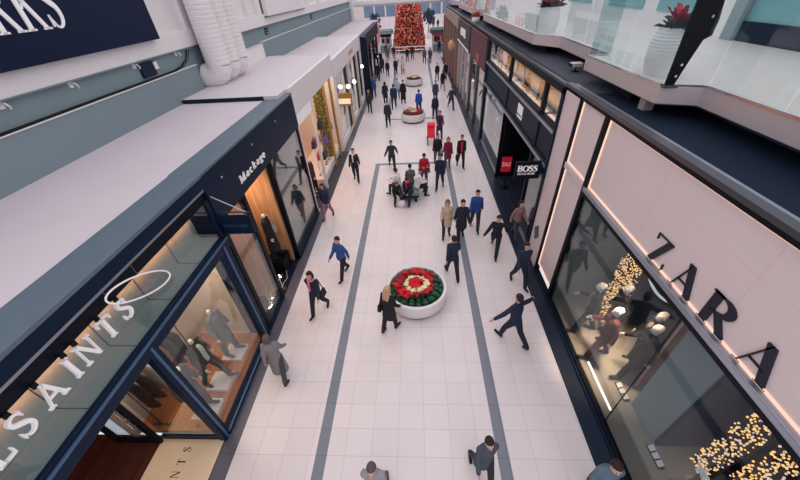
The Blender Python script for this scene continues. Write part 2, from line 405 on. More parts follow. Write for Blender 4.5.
def hair_mesh(J, style, name):
    mb = MB(); hc, hu, hf, sx = J['head'], J['hu'], J['hf'], J['sx']
    if style == 'cap':     # knitted hat
        loft(mb, [(hc + hu * z + hf * y, sx, hf, a, b) for z, y, a, b in ((.025, -.008, .086, .106), (.06, -.008, .087, .107), (.10, -.01, .068, .088), (.135, -.012, .02, .03))], 18)
        return remesh(mb, name, .008, 2)
    loft(mb, [(hc + hu * z + hf * y, sx, hf, a, b) for z, y, a, b in ((-.06, -.05, .055, .05), (-.02, -.035, .082, .072), (.04, -.022, .088, .094), (.08, -.014, .080, .094), (.115, -.014, .052, .064), (.132, -.014, .02, .025))], 18)
    if style == 'long':
        for q in (-.055, 0, .055):
            capsule(mb, hc + sx * q - hf * .06, hc + sx * q * 1.25 - hf * .085 - hu * .17, .045, .040); capsule(mb, hc + sx * q * 1.25 - hf * .085 - hu * .17, hc + sx * q * 1.1 - hf * .10 - hu * .30, .040, .022)
        for s in (-1, 1): capsule(mb, hc + sx * s * .078 + hu * .02 - hf * .01, hc + sx * s * .082 - hu * .15 + hf * .0, .028, .022)
    elif style == 'bob':
        for q in (-.05, 0, .05): capsule(mb, hc + sx * q - hf * .055, hc + sx * q * 1.2 - hf * .06 - hu * .10, .045, .038)
        for s in (-1, 1): capsule(mb, hc + sx * s * .078 - hf * .01 + hu * .03, hc + sx * s * .080 - hu * .09, .026, .022)
    elif style == 'tail':
        capsule(mb, hc - hf * .10 + hu * .04, hc - hf * .14 - hu * .14, .034, .020)
    return remesh(mb, name, .008, 2)

POSES = {
    'stride': dict(hipL=24, kneeL=6, hipR=-18, kneeR=14, footR=-12, armL=-20, elbL=16, armR=22, elbR=24, lean=3),
    'stride2': dict(hipR=22, kneeR=5, hipL=-17, kneeL=16, footL=-12, armR=-18, elbR=14, armL=20, elbL=26, lean=3),
    'amble': dict(hipR=11, kneeR=4, hipL=-9, kneeL=12, footL=-6, armR=6, elbR=38, armL=-6, elbL=14, lean=2, nod=8),
    'stand': dict(hipL=1, kneeL=2, armL=4, elbL=20, armR=5, elbR=28, spread=4, nod=10),
    'hold': dict(hipL=2, kneeL=4, armL=22, elbL=85, innL=35, armR=22, elbR=80, innR=35, outL=14, outR=14, spread=4, nod=24),
    'hurry': dict(hipL=36, kneeL=14, hipR=-28, kneeR=34, footR=-20, armL=-38, elbL=40, outL=18, armR=44, elbR=30, outR=24, lean=10),
    'reach': dict(hipL=24, kneeL=10, hipR=-22, kneeR=24, footR=-16, armL=15, outL=62, elbL=20, armR=30, outR=70, elbR=14, lean=8, tilt=4),
    'push': dict(hipL=16, kneeL=5, hipR=-14, kneeR=14, footR=-10, armL=38, elbL=34, armR=38, elbR=34, outL=4, outR=4, lean=7),
    'sit': dict(hipL=84, kneeL=82, hipR=80, kneeR=88, armL=30, elbL=60, innL=22, armR=28, elbR=64, innR=22, lean=10, nod=20, spread=8),
    'sitlow': dict(hipL=86, kneeL=70, hipR=78, kneeR=92, armL=40, elbL=50, innL=18, armR=16, elbR=70, innR=25, lean=20, nod=28, spread=9),
    'model': dict(hipL=6, kneeL=4, hipR=-4, kneeR=2, armL=-4, elbL=18, outL=12, armR=-2, elbR=22, outR=12, spread=4),
    'model2': dict(hipL=20, kneeL=8, hipR=-14, kneeR=6, armL=-14, elbL=20, outL=14, armR=12, elbR=50, outR=16, spread=5),
}
RIGS, CACHE = {}, {}
def part_mesh(pose, what, fn):
    k = (pose, what)
    if pose not in RIGS: RIGS[pose] = rig(POSES[pose])
    if k not in CACHE: CACHE[k] = fn(RIGS[pose])
    return CACHE[k]
def fab(rgb): return mat('cloth_%02x%02x%02x' % tuple(rgb), rgb, .85, var=.12, scale=14)
def wear(name, me, m, root, label=None):
    o = bpy.data.objects.new(name, me); COL.objects.link(o); o.parent = root
    o.material_slots[0].link = 'OBJECT'; o.material_slots[0].material = m
    if label: o['label'] = label
    return o
SKIN = dict(l=(206, 160, 140), m=(170, 122, 98), d=(96, 66, 52), w=(226, 218, 212))

def figure(name, label, cat, loc, heading, pose='stride', h=1.70, top=(30, 34, 46), legs=(28, 32, 46), shoes=(24, 24, 30), hair='short', hcol=(40, 30, 26), style='jacket', skin='l', group=None, bag=None, bagcol=(22, 22, 28), headless=False, inner=None, eyes=False, scarf=None, width=1.0, fat=''):
    root = thing(name, label, cat, loc, math.radians(heading), group)
    s = h / 1.70; root.scale = (s * width, s * width, s)
    sk = mat('skin_' + skin, SKIN[skin], .55, var=.05, scale=20)
    B = 'bodyless' if headless else 'body'
    wear('body', part_mesh(pose, B, lambda J: body_mesh(J, B, not headless)), sk, root)
    if style:
        spec = {'jacket': dict(length=.10), 'coat': dict(length=.36, flare=1.1), 'long_coat': dict(length=.62, flare=1.18), 'puffer': dict(length=.12, fat=1.7), 'top': dict(length=.07, fat=.55, collar=False), 'dress': dict(length=.50, flare=1.22, fat=.5, collar=False)}[style]
        if pose in ('sit', 'sitlow'): spec['length'] = min(spec['length'], .10)
        nm = {'puffer': 'jacket', 'long_coat': 'coat'}.get(style, style)
        wear(nm, part_mesh(pose, style, lambda J: jacket_mesh(J, nm, **spec)), fab(top), root)
    wear('trousers', part_mesh(pose, 'trousers', lambda J: trousers_mesh(J, 'trousers')), fab(legs), root)
    for k in 'LR': wear('shoe', part_mesh(pose, 'shoe' + k, lambda J, k=k: shoe_mesh(J, k, 'shoe')), fab(shoes), root)
    J = RIGS[pose]
    if hair and not headless:
        wear('hat' if hair == 'cap' else 'hair', part_mesh(pose, hair, lambda J: hair_mesh(J, hair, 'hair')), fab(hcol), root)
    if eyes and not headless:
        def em(J):
            mb = MB()
            for s_ in (-1, 1): mb.ball(J['head'] + J['sx'] * s_ * .032 + J['hf'] * .089 + J['hu'] * .008, .011)
            me = mb.mesh('eyes', True); me.materials.append(None); return me
        wear('eyes', part_mesh(pose, 'eyes', em), fab((30, 26, 26)), root)
    if inner:
        def im(J):
            mb = MB(); u_, f_, x_, c = J['up'], J['fy'], J['sx'], J['pel']
            pts = [(c + u_ * z + f_ * y, x_, f_, w, .012) for z, y, w in ((-.02, .135, .05), (.12, .122, .06), (.24, .126, .06), (.37, .138, .06), (.46, .118, .05), (.51, .085, .035))]
            loft(mb, pts, 10); return remesh(mb, 'shirt', .008, 1)
        wear('shirt', part_mesh(pose, 'inner', im), fab(inner), root)
    if scarf:
        def sm(J):
            mb = MB(); c = J['neck'] + J['up'] * .02; ring = [c + J['sx'] * .085 * math.cos(a) + J['fy'] * .085 * math.sin(a) for a in [2 * PI * i / 14 for i in range(15)]]
            mb.tube(ring, .032, 8); p0 = c + J['fy'] * .10 + J['sx'] * .03
            capsule(mb, p0, c + J['fy'] * .135 - J['up'] * .14 + J['sx'] * .04, .03, .035); capsule(mb, c + J['fy'] * .135 - J['up'] * .14 + J['sx'] * .04, c + J['fy'] * .15 - J['up'] * .34 + J['sx'] * .045, .035, .032)
            return remesh(mb, 'scarf', .010, 2)
        wear('scarf', part_mesh(pose, 'scarf', sm), fab(scarf), root)
    if bag:
        k = bag[0]; kind = bag[1:]
        def bm_(J):
            mb = MB(); s_ = -1 if k == 'L' else 1
            if kind == 'hand':
                c = J['wr' + k] + J['hd' + k] * .09 + Vector((s_ * .02, 0, 0)); w, d, hh = .09, .17, .22
                p = [(c.x, c.y - d * .55, c.z - .08), (c.x, c.y - d * .4, c.z), (c.x, c.y + d * .4, c.z), (c.x, c.y + d * .55, c.z - .08)]
                mb.tube(p, .010, 6); z1 = c.z - .07
            else:   # shoulder bag at the hip
                c = J['pel'] + J['sx'] * s_ * .24; w, d, hh = .10, .15, .24; z1 = c.z + .10
                mb.tube([c + Vector((0, .1, .08)), J['sh' + k] + J['up'] * .06 + J['fy'] * .05, J['sh' + k] + J['up'] * .07, J['sh' + k] + J['up'] * .06 - J['fy'] * .06, c + Vector((0, -.1, .08))], .014, 6)
            lo = [(c.x + a * w * .5, c.y + b * d, z1 - hh) for a, b in ((-1, -1), (1, -1), (1, 1), (-1, 1))]; hi = [(c.x + a * w * .3, c.y + b * d * .85, z1) for a, b in ((-1, -1), (1, -1), (1, 1), (-1, 1))]
            A = [mb.bm.verts.new(q) for q in lo]; B_ = [mb.bm.verts.new(q) for q in hi]
            mb.face(A[::-1]); mb.face(B_)
            for i in range(4): mb.face([A[i], A[(i + 1) % 4], B_[(i + 1) % 4], B_[i]])
            me = mb.mesh('bag'); me.materials.append(None); return me
        wear('handbag', part_mesh(pose, 'bag' + bag, bm_), fab(bagcol), root)
    return root
# ================================================================ camera, sky
def look():
    f, pitch, yaw, roll = 326.745, .662924, .070566, -.063162
    cy, sy, cp, sp, cr, sr = math.cos(yaw), math.sin(yaw), math.cos(pitch), math.sin(pitch), math.cos(roll), math.sin(roll)
    r0 = Vector((cy, sy, 0)); fw = Vector((-sy * cp, cy * cp, -sp)); u0 = r0.cross(fw)
    r = r0 * cr + u0 * sr; u = u0 * cr - r0 * sr
    cam = bpy.data.cameras.new('camera'); o = bpy.data.objects.new('camera', cam); COL.objects.link(o)
    cam.sensor_width = 36; cam.lens = f / 800 * 36; cam.clip_start = .05; cam.clip_end = 500
    m = Matrix((r, u, -fw)).transposed().to_4x4(); m.translation = Vector((0, 0, 8)); o.matrix_world = m
    scn.camera = o
look()
w = bpy.data.worlds.new('sky'); scn.world = w; w.use_nodes = True
nt = w.node_tree; bg = nt.nodes['Background']
tc = nt.nodes.new('ShaderNodeTexCoord'); sep = nt.nodes.new('ShaderNodeSeparateXYZ'); rp = nt.nodes.new('ShaderNodeValToRGB')
nt.links.new(tc.outputs['Generated'], sep.inputs[0]); nt.links.new(sep.outputs[2], rp.inputs[0]); nt.links.new(rp.outputs[0], bg.inputs[0])
rp.color_ramp.elements[0].color = (.62, .64, .70, 1); rp.color_ramp.elements[1].color = (1.0, .955, .975, 1); rp.color_ramp.elements[1].position = .6
bg.inputs[1].default_value = 1.19
scn.view_settings.view_transform = 'Standard'; scn.view_settings.look = 'None'; scn.view_settings.exposure = 0.0; scn.view_settings.gamma = 1.0
scn.cycles.max_bounces = 8; scn.cycles.transparent_max_bounces = 12; scn.cycles.sample_clamp_indirect = 4.0; scn.cycles.use_denoising = True

def area(name, loc, sx, sy, power, rgb=(255, 214, 170), rot=(0, 0, 0), spread=None):
    l = bpy.data.lights.new(name, 'AREA'); l.shape = 'RECTANGLE'; l.size = sx; l.size_y = sy; l.energy = power; l.color = lin(rgb)[:3]
    if spread: l.spread = spread
    o = bpy.data.objects.new(name, l); COL.objects.link(o); o.location = loc; o.rotation_euler = rot
    return o

# ================================================================ materials
WH = (222, 214, 218)
grid_mat('tile_mid', (230, 220, 224), (206, 196, 200), .58, .56, .05, .41, var=.025)
grid_mat('tile_left', (230, 220, 224), (206, 196, 200), .58, .56, -3.62, .41, var=.025)
grid_mat('tile_right', (230, 220, 224), (206, 196, 200), .58, .56, 2.36, .41, var=.025)
grid_mat('stone_grey', (122, 128, 142), (100, 106, 120), .6, .56, 0, .41, rough=.35)
grid_mat('stone_left', (92, 90, 104), (72, 70, 84), .5, .56, 0, .41, rough=.35)
grid_mat('stone_right', (26, 37, 58), (38, 50, 72), .6, .56, 0, .41, rough=.4, spec=.3, w=.004)
mat('roof_white', (206, 196, 205), .8, var=.035, scale=1.3)
mat('roof_white2', (212, 203, 210), .8, var=.03, scale=1.3)
mat('teal_wall', (124, 140, 148), .8, var=.06, scale=1.2)
mat('teal_dark', (122, 140, 148), .8, var=.08, scale=1.4)
mat('white_wall', (232, 226, 228), .8, var=.03, scale=1.5)
mat('white_metal', (232, 226, 228), .5, var=.03)
mat('navy_sign', (4, 22, 54), .55, var=.05, spec=.2)
mat('navy', (5, 27, 52), .5, var=.10, scale=2, spec=.22)
mat('navy_light', (74, 100, 136), .38, var=.08, scale=3, metal=.3)
mat('navy_dark', (5, 12, 26), .5, var=.1, spec=.2)
mat('cap_metal', (98, 115, 129), .5, var=.12, scale=5, metal=.2)
mat('silver', (170, 176, 190), .3, var=.04, metal=.8)
mat('chrome', (215, 215, 220), .15, metal=1.0, var=.02)
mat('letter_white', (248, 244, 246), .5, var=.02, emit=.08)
mat('letter_dark', (14, 20, 40), .4, var=.05)
mat('black', (9, 12, 20), .5, var=.1, spec=.2)
mat('display_floor', (150, 140, 132), .5, var=.06)
mat('slate_wall', (84, 92, 100), .7, var=.05)
mat('copper_panel', (214, 160, 128), .45, var=.08, scale=2)
mat('grey_board', (146, 168, 172), .55, var=.05)
mat('beige_wall', (214, 196, 184), .8, var=.04)
mat('grey_wall', (138, 146, 150), .7, var=.05)
mat('pink_panel', (226, 208, 208), .45, var=.02, scale=1.0)
mat('pink_panel2', (220, 200, 202), .5, var=.025, scale=1.0)
mat('gold', (200, 156, 84), .35, metal=.6, var=.1)
mat('steel', (206, 194, 196), .34, metal=.45, var=.05, scale=2, stretch=(1, .2, 6))
mat('steel_dark', (110, 112, 122), .3, metal=.85, var=.08, scale=2)
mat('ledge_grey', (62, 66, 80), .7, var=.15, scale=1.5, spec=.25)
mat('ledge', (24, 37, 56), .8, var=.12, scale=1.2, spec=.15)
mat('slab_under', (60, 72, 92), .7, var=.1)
mat('floor_upper', (222, 214, 214), .4, var=.04, scale=1.5)
mat('far_glass', (112, 134, 160), .25, var=.4, scale=.6)
mat('teal_glass', (120, 170, 176), .2, var=.2, scale=.8)
mat('maroon', (92, 44, 60), .5, var=.1)
mat('magenta', (178, 40, 88), .5, var=.1)
mat('sale_red', (214, 24, 58), .5, var=.04, emit=.15)
mat('orange_wall', (226, 160, 110), .7, var=.15, scale=2)
mat('marble_dark', (26, 28, 46), .25, var=.3, scale=4)
mat('stone_beige', (226, 204, 178), .6, var=.08, scale=2)
wood_mat('wood_dark', (38, 16, 14), (92, 44, 34), 2.0, 'Y')
wood_mat('wood_warm', (150, 84, 46), (206, 132, 84), 2.0, 'Y')
wood_mat('wood_panel', (168, 118, 80), (212, 164, 122), 1.4, 'Z')
wood_mat('bark', (42, 24, 24), (150, 104, 92), 3.0, 'Z', .8)
glass_mat('shop_glass', (.90, .94, .94, 1)); glass_mat('rail_glass', (.91, .965, .965, 1), .85)
glass_mat('display_glass', (.84, .90, .92, 1), .72, 1.40); glass_mat('mirror_glass', (.72, .78, .80, 1), 1.0, 2.2)
lamp_mat('led_warm', (255, 208, 186), 1.15); lamp_mat('led_white', (255, 240, 228), 3.0); lamp_mat('bulb', (255, 190, 116), 1.7); lamp_mat('bulb2', (255, 236, 205), 6.0)
lamp_mat('globe', (255, 232, 200), 5.0)

# ================================================================ the setting
def slab(name, m, x0, x1, y0, y1, z0, z1): return struct(name, m, (x0, x1, y0, y1, z0, z1))
slab('floor_left', 'tile_left', -4.15, -2.33, -2, 17.1, -.2, 0); slab('floor_centre', 'tile_mid', -2.08, 1.59, -2, 17.1, -.2, 0); slab('floor_right', 'tile_right', 1.84, 3.55, -2, 17.1, -.2, 0)
slab('floor_far', 'tile_mid', -4.15, 3.55, 17.35, 24.9, -.2, 0)
slab('floor_far_left', 'tile_left', -4.15, -2.33, 24.9, 50, -.2, 0); slab('floor_far_centre', 'tile_mid', -2.08, 1.59, 25.15, 50, -.2, 0); slab('floor_far_right', 'tile_right', 1.84, 3.55, 24.9, 50, -.2, 0)
slab('floor_court', 'tile_mid', -14, 14, 50, 96, -.2, 0)
struct('trim_1', 'stone_grey', (-2.33, -2.08, -2, 17.1, -.2, 0), (1.59, 1.84, -2, 17.1, -.2, 0), (-2.33, 1.84, 17.1, 17.35, -.2, 0))
struct('trim_2', 'stone_grey', (-2.33, -2.08, 25.15, 50, -.2, 0), (1.59, 1.84, 25.15, 50, -.2, 0), (-2.33, 1.84, 24.9, 25.15, -.2, 0))
struct('floor_patch', 'tile_left', (-4.15, -2.33, 17.1, 17.35, -.2, 0), (1.84, 3.55, 17.1, 17.35, -.2, 0))
struct('trim_3', 'stone_left', (-4.5, -4.15, -2, 50, -.2, 0)); struct('trim_4', 'stone_right', (3.55, 4.05, -2, 50, -.2, 0))
# left shop units: floors, dividing walls, back walls, roofs
struct('floor_shops_left', 'wood_dark', (-9.5, -4.5, -2, 3.0, -.2, .02)); 
slab('floor_display_left', 'wood_warm', -6.6, -4.62, 3.06, 5.76, .0, .12)
slab('floor_mat_stone', 'stone_beige', -5.96, -4.5, -1.5, 2.92, .02, .04)
slab('floor_marble', 'marble_dark', -7.5, -4.5, 5.95, 9.25, -.2, .03)
slab('floor_coat_shop', 'grey_wall', -7.5, -4.5, 9.25, 12.3, -.2, .05)
slab('floor_shop_three', 'stone_beige', -7.5, -4.5, 12.4, 19.6, -.2, .0); slab('floor_shop_four', 'stone_beige', -7.5, -4.5, 19.7, 50, -.2, .02)
struct('wall_unit_1', 'beige_wall', (-6.7, -6.6, 2.95, 5.9, 0, 3.62), (-9.5, -4.62, 5.84, 5.94, 0, 5.1)); struct('wall_unit_back', 'wood_dark', (-9.6, -9.5, -2, 5.9, 0, 5.1), (-9.6, -4.7, -2.1, -2, 0, 5.1))
struct('wall_unit_2', 'wood_panel', (-6.6, -6.5, 5.94, 12.3, 0, 5.1)); struct('wall_unit_3', 'grey_wall', (-7.5, -4.6, 12.3, 12.4, 0, 5.1))
struct('wall_unit_4', 'orange_wall', (-7.6, -7.5, 12.4, 19.6, 0, 4.9)); struct('wall_unit_5', 'white_wall', (-7.5, -4.6, 19.6, 19.7, 0, 4.9)); struct('wall_unit_6', 'beige_wall', (-7.6, -7.5, 19.7, 50, 0, 4.7))
struct('ceiling_display', 'grey_board', (-6.6, -5.02, 2.95, 5.84, 3.6, 3.66))
struct('ceiling_entrance', 'navy_dark', (-9.5, -5.02, -2, 2.95, 3.6, 3.66))
struct('roof_1', 'roof_white', (-9.6, -5.0, -2, 5.86, 5.02, 5.15)); struct('roof_2', 'roof_white', (-9.6, -5.05, 5.86, 11.45, 5.02, 5.15))
struct('roof_3', 'roof_white2', (-9.6, -4.62, 11.45, 19.7, 5.05, 5.27)); struct('trim_roof_step', 'navy', (-7.9, -5.10, 11.38, 11.45, 5.15, 5.272))
struct('roof_4', 'roof_white2', (-9.6, -4.62, 19.7, 31.0, 4.80, 4.95)); struct('roof_5', 'roof_white', (-9.6, -4.62, 31.0, 50, 4.45, 4.6))
struct('trim_roof_line', 'white_metal', (-7.9, -4.62, 19.60, 19.7, 5.27, 5.31))
# the wall above the left roofs
struct('wall_left', 'teal_wall', (-8.3, -7.93, -2, 13.05, 5.15, 6.06), (-8.3, -7.93, 19.5, 50, 4.6, 5.98))
struct('wall_left_recess', 'teal_dark', (-8.6, -8.06, -2, 50, 4.6, 6.75)); struct('wall_left_beam', 'white_wall', (-8.6, -7.95, -2, 50, 6.63, 7.12)); struct('wall_left_upper', 'white_wall', (-8.6, -8.15, -2, 50, 7.1, 9.6))
struct('trim_ledge', 'white_metal', (-8.06, -7.91, -2, 13.05, 6.06, 6.085), (-8.06, -7.91, 19.5, 50, 5.98, 6.0))
struct('trim_beam_edge', 'teal_dark', (-8.0, -7.93, -2, 50, 6.61, 6.64))
for i, y in enumerate((13.4, 17.0, 18.9, 20.1, 30, 34, 38, 42)): struct('trim_pilaster_%d' % (i + 1), 'white_wall', (-8.2, -7.98, y, y + .55, 7.1, 9.6))
# right shop units
struct('floor_shops_right', 'stone_beige', (4.05, 9, 20.5, 50, -.2, .02)); slab('floor_window_display', 'display_floor', 4.12, 6.2, -1, 7.1, -.2, .10); slab('floor_suit_shop', 'marble_dark', 4.05, 9, 9.5, 20.5, -.2, .01)
struct('wall_right_unit_1', 'grey_wall', (6.2, 6.3, -1, 8.5, 0, 5.6), (4.2, 6.3, 7.12, 7.22, 0, 5.6)); struct('wall_right_unit_2', 'black', (8.9, 9.0, 9.4, 20.5, 0, 5.6), (4.3, 9, 9.36, 9.46, 0, 5.6), (4.3, 9, 20.4, 20.5, 0, 5.6), (4.14, 8.9, 10.96, 11.02, 0, 3.3), (4.14, 8.9, 15.32, 15.38, 0, 3.3)); struct('wall_right_unit_3', 'maroon', (7.0, 7.1, 20.5, 50, 0, 5.4))
struct('ceiling_window_display', 'grey_wall', (4.2, 6.2, -1, 7.1, 3.8, 3.88)); struct('ceiling_suit_shop', 'black', (4.3, 9, 9.46, 20.4, 3.32, 3.42), (4.75, 9, 9.46, 20.4, 4.42, 4.5))
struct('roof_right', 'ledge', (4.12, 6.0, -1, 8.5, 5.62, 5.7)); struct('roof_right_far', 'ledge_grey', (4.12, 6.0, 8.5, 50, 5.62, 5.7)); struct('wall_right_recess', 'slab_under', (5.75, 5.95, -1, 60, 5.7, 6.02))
struct('trim_ledge_edge', 'steel_dark', (4.0, 4.16, -1, 9.5, 5.66, 5.74), (4.0, 4.16, 9.5, 50, 5.62, 5.70)); struct('trim_ledge_groove', 'navy_dark', (4.02, 4.1, -1, 50, 5.58, 5.665)); struct('trim_ledge_rail', 'silver', (4.16, 4.22, -1, 9.3, 5.7, 5.745))
# upper floor on the right
rail = [(5.12, -1), (5.12, 6.38), (4.5, 6.62), (4.45, 9.75), (5.0, 9.8), (5.04, 13.3), (4.42, 14.3), (4.32, 24.7), (4.95, 27.6), (4.42, 28.6), (4.3, 38.5), (4.9, 41.5), (4.4, 42.5), (4.3, 52)]
tag(MB().prism([(x + .03, y, 6.02) for x, y in rail] + [(9.2, 52, 6.02), (9.2, -1, 6.02)], (0, 0, .27)).build('floor_upper', 'floor_upper'), kind='structure')
struct('wall_upper_right', 'white_wall', (9.1, 9.3, -1, 52, 6.25, 10)); struct('baseboard_upper', 'navy', (8.98, 9.1, -1, 11.3, 6.29, 6.75))
for i, (a, b) in enumerate(((2.0, 5.2), (5.6, 8.2), (8.6, 11.0), (13.0, 15.2), (16.2, 19.0), (21, 24), (26, 30))): struct('window_%d' % (i + 1), 'teal_glass', (9.04, 9.12, a, b, 6.75, 9.4))
for i, y in enumerate((5.2, 8.2, 11.0)): struct('trim_upper_pier_%d' % (i + 1), 'teal_dark', (8.85, 9.12, y, y + .4, 6.29, 9.4))
struct('trim_upper_band', 'magenta', (8.9, 9.1, 8, 14.5, 7.55, 7.8))
# far end
struct('wall_far', 'white_wall', (-14, 14, 96, 96.4, 0, 10)); struct('wall_far_left', 'white_wall', (-14.3, -14, 50, 96, 0, 10)); struct('wall_far_right', 'white_wall', (14, 14.3, 50, 96, 0, 10))
struct('wall_end_left', 'white_wall', (-9.6, -7.6, 50, 50.3, 0, 9.6)); struct('wall_end_right', 'white_wall', (5.9, 14, 52, 52.3, 0, 10))
for i in range(9): struct('window_far_%d' % (i + 1), 'far_glass', (-12 + i * 2.7, -12 + i * 2.7 + 2.3, 95.9, 96.02, 2.0, 5.2))

# ================================================================ left side: fittings on the wall
def letters_row(text, root, m, o, u, v, H, th, **k): return lettering(text, 'letter', m, o, u, v, H, th, root, **k)
t = thing('wall_sign', 'huge navy sign board with white serif letters high on the wall', 'sign', (-7.9, 7, 7.05))
box('board', 'navy_sign', (-7.95, -7.75, 2.0, 11.42, 7.06, 9.4), t, .01)
for ch, y in (('R', 6.93), ('K', 7.50), ('S', 8.11)): lettering(ch, 'letter', 'letter_white', (-7.75, y, 7.62), (0, 1, 0), (0, 0, 1), .88, .03, t, T=.13, t=.04, sf=.07, wide=.80)
t = thing('wall_panel', 'blank white rectangular panel mounted on the upper wall beyond the ducts', 'panel', (-7.9, 24, 7))
box('panel_board', 'white_metal', (-7.98, -7.72, 20.9, 28.6, 7.02, 9.2), t, .02); box('panel_edge', 'cap_metal', (-7.98, -7.8, 20.8, 28.7, 6.98, 7.02), t)
for i, (y, lb) in enumerate(((13.15, 'white corrugated air duct nearest the big navy sign'), (13.97, 'white corrugated air duct between its two neighbours'), (14.79, 'white corrugated air duct furthest from the big navy sign'))):
    t = thing('air_duct', lb, 'duct', (-7.5, y + .4, 5.15), group=None)
    y += .45; r = .43; X = -7.40
    mb = MB(); prof = []
    z = 9.6
    while z > 5.98: prof += [(r * .972, z), (r, z - .03), (r, z - .11), (r * .972, z - .14)]; z -= .14
    mb.lathe(prof, (X, y, 0), 28, True, True); mb.build('duct_pipe', 'white_metal', t, smooth=False)
    pts = []
    for k in range(5):
        a = PI / 2 * k / 4.0; pts.append((X - .40 * (1 - math.cos(a)), y, 6.0 - .42 * math.sin(a)))
    pts.append((X - .62, y, 5.58))
    MB().tube(pts, r * 1.0, 24).build('duct_elbow', 'white_metal', t)
t = thing('junction_box', 'small dark junction box in the recess behind the cables', 'junction box', (-8.2, 10.8, 6.2)); box('housing', 'navy', (-8.06, -7.98, 10.35, 10.95, 6.18, 6.55), t, .01); box('cover', 'white_metal', (-8.06, -8.0, 10.95, 11.15, 6.3, 6.5), t, .005)
for y, lb in ((20.6, 'small dark vent plate in the recess below the blank white panel'), (30.5, 'small dark vent plate in the recess past the blank white panel')):
    t = thing('vent_plate', lb, 'vent', (-8.2, y, 6.2)); box('frame', 'navy', (-8.06, -8.02, y, y + .5, 6.2, 6.5), t); MB().box(-8.02, -8.0, y + .05, y + .45, 6.26, 6.3).box(-8.02, -8.0, y + .05, y + .45, 6.38, 6.42).build('slats', 'teal_dark', t)
for y, lb in ((6.35, 'below the start of the navy sign, cut by the edge'), (8.0, 'under the middle of the navy sign'), (10.2, 'just before the small dark junction box'), (12.3, 'past the small dark junction box by the duct')):
    t = thing('wall_hook', 'white hook ' + lb, 'hook', (-8.1, y, 6.5))
    box('plate', 'white_metal', (-8.06, -8.03, y - .05, y + .05, 6.47, 6.59), t); MB().tube([(-8.03, y, 6.55), (-7.93, y, 6.57), (-7.90, y + .03, 6.5), (-7.94, y + .05, 6.45)], .018, 6).build('hook_bar', 'white_metal', t)
for dx, rr, lb, zz in ((0, .022, 'thicker black cable lying along the wall ledge', 0), (.08, .013, 'thinner black cable lying along the wall ledge beside the thicker one', 0)):
    pts = [(-8.02 + dx + .012 * math.sin(y * 1.3 + dx * 9), y, 6.085 + rr) for y in [i * .6 - 2 for i in range(24)]] + [(-8.02 + dx, 12.3, 6.15), (-8.02 + dx, 12.7, 6.3), (-8.02 + dx, 12.95, 6.55)]
    tag(MB().tube(pts, rr, 6).build('cable', 'black'), lb, 'cable')
t = thing('roof_box', 'white metal box on the roof between the ducts and the parapet', 'box', (-7.9, 18.2, 5.27)); box('casing', 'white_metal', (-8.05, -7.9, 16.4, 19.48, 5.27, 5.92), t, .01); box('lid', 'roof_white2', (-8.06, -7.88, 16.38, 19.49, 5.92, 5.95), t)

# ================================================================ first shop on the left
t = thing('shopfront', 'navy steel shopfront with tall white letters behind glass, nearest on the wall side', 'shopfront', (-4.5, 3, 0))
box('fascia', 'navy', (-5.02, -4.42, -1.5, 5.88, 4.86, 5.10), t, .01); box('fascia_cap', 'cap_metal', (-5.05, -4.39, -1.5, 5.88, 5.10, 5.17), t, .008)
box('fascia_soffit', 'navy_dark', (-5.0, -4.5, -1.5, 5.86, 4.56, 4.86), t); box('soffit_drop', 'navy_dark', (-5.02, -4.97, -1.5, 5.76, 4.22, 4.56), t); box('light_strip', 'silver', (-4.5, -4.45, -1.5, 5.86, 4.80, 4.85), t)
f = MB().box(-4.58, -4.42, -1.5, 5.86, 3.36, 3.56).box(-4.54, -4.44, -1.5, 5.86, 3.56, 3.66).build('transom', 'navy', t, bevel=.01)
box('transom_bead', 'navy_light', (-4.44, -4.405, -1.5, 5.86, 3.57, 3.615), t, .004)
for y, w_ in ((2.90, .22), (5.50, .30)):
    p = box('post', 'navy', (-4.58, -4.44, y, y + w_, 0, 3.5), t, .008); MB().box(-4.44, -4.41, y + w_ * .3, y + w_ * .5, 0, 3.5).build('bead', 'navy_light', p)
p = box('post', 'navy', (-5.0, -4.46, 5.76, 5.86, 0, 4.6), t, .006)
s_ = box('sill', 'navy', (-4.62, -4.42, 3.06, 5.62, 0, .12), t, .008); box('sill_bead', 'navy_light', (-4.44, -4.40, 3.06, 5.62, .12, .15), s_)
box('window_pane', 'shop_glass', (-4.52, -4.50, 3.07, 5.62, .15, 3.5), t); box('sign_pane', 'shop_glass', (-4.52, -4.50, -1.5, 5.76, 3.66, 4.56), t)
box('bulkhead', 'grey_board', (-5.02, -4.98, -1.5, 5.76, 3.66, 4.22), t); 
b_ = box('shelf_board', 'grey_board', (-4.97, -4.53, -1.5, 5.76, 3.63, 3.67), t)
mb = MB()
for k in range(8): mb.box(-4.97, -4.53, -1.0 + k * .98, -.988 + k * .98, 3.67, 3.674); mb.box(-4.98, -4.974, -1.0 + k * .98, -.988 + k * .98, 3.67, 4.2)
mb.build('board_seam', 'navy', b_)
t2 = thing('shop_sign', 'row of tall white serif letters in the glazed band above the nearest shop window', 'sign', (-4.42, 1.7, 4.2))
XS = {'A1': -.02, 'L1': .34, 'L2': .70, 'S1': 1.30, 'A2': 1.66, 'I': 2.08, 'N': 2.26, 'T': 2.64, 'S2': 2.98}
XS['L1'], XS['L2'] = .68, 1.06; XS['A1'] = .24; XS['S1'] = 1.36; XS['A2'] = 1.69; XS['N'] = 2.25; XS['T'] = 2.64; XS['S2'] = 3.0
for k, y in XS.items(): lettering(k[0], 'letter', 'letter_white', (-4.46, y, 4.19), (0, 1, 0), (0, 0, 1), .35, .05, t2, T=.14, t=.045, sf=.06, wide=.96)
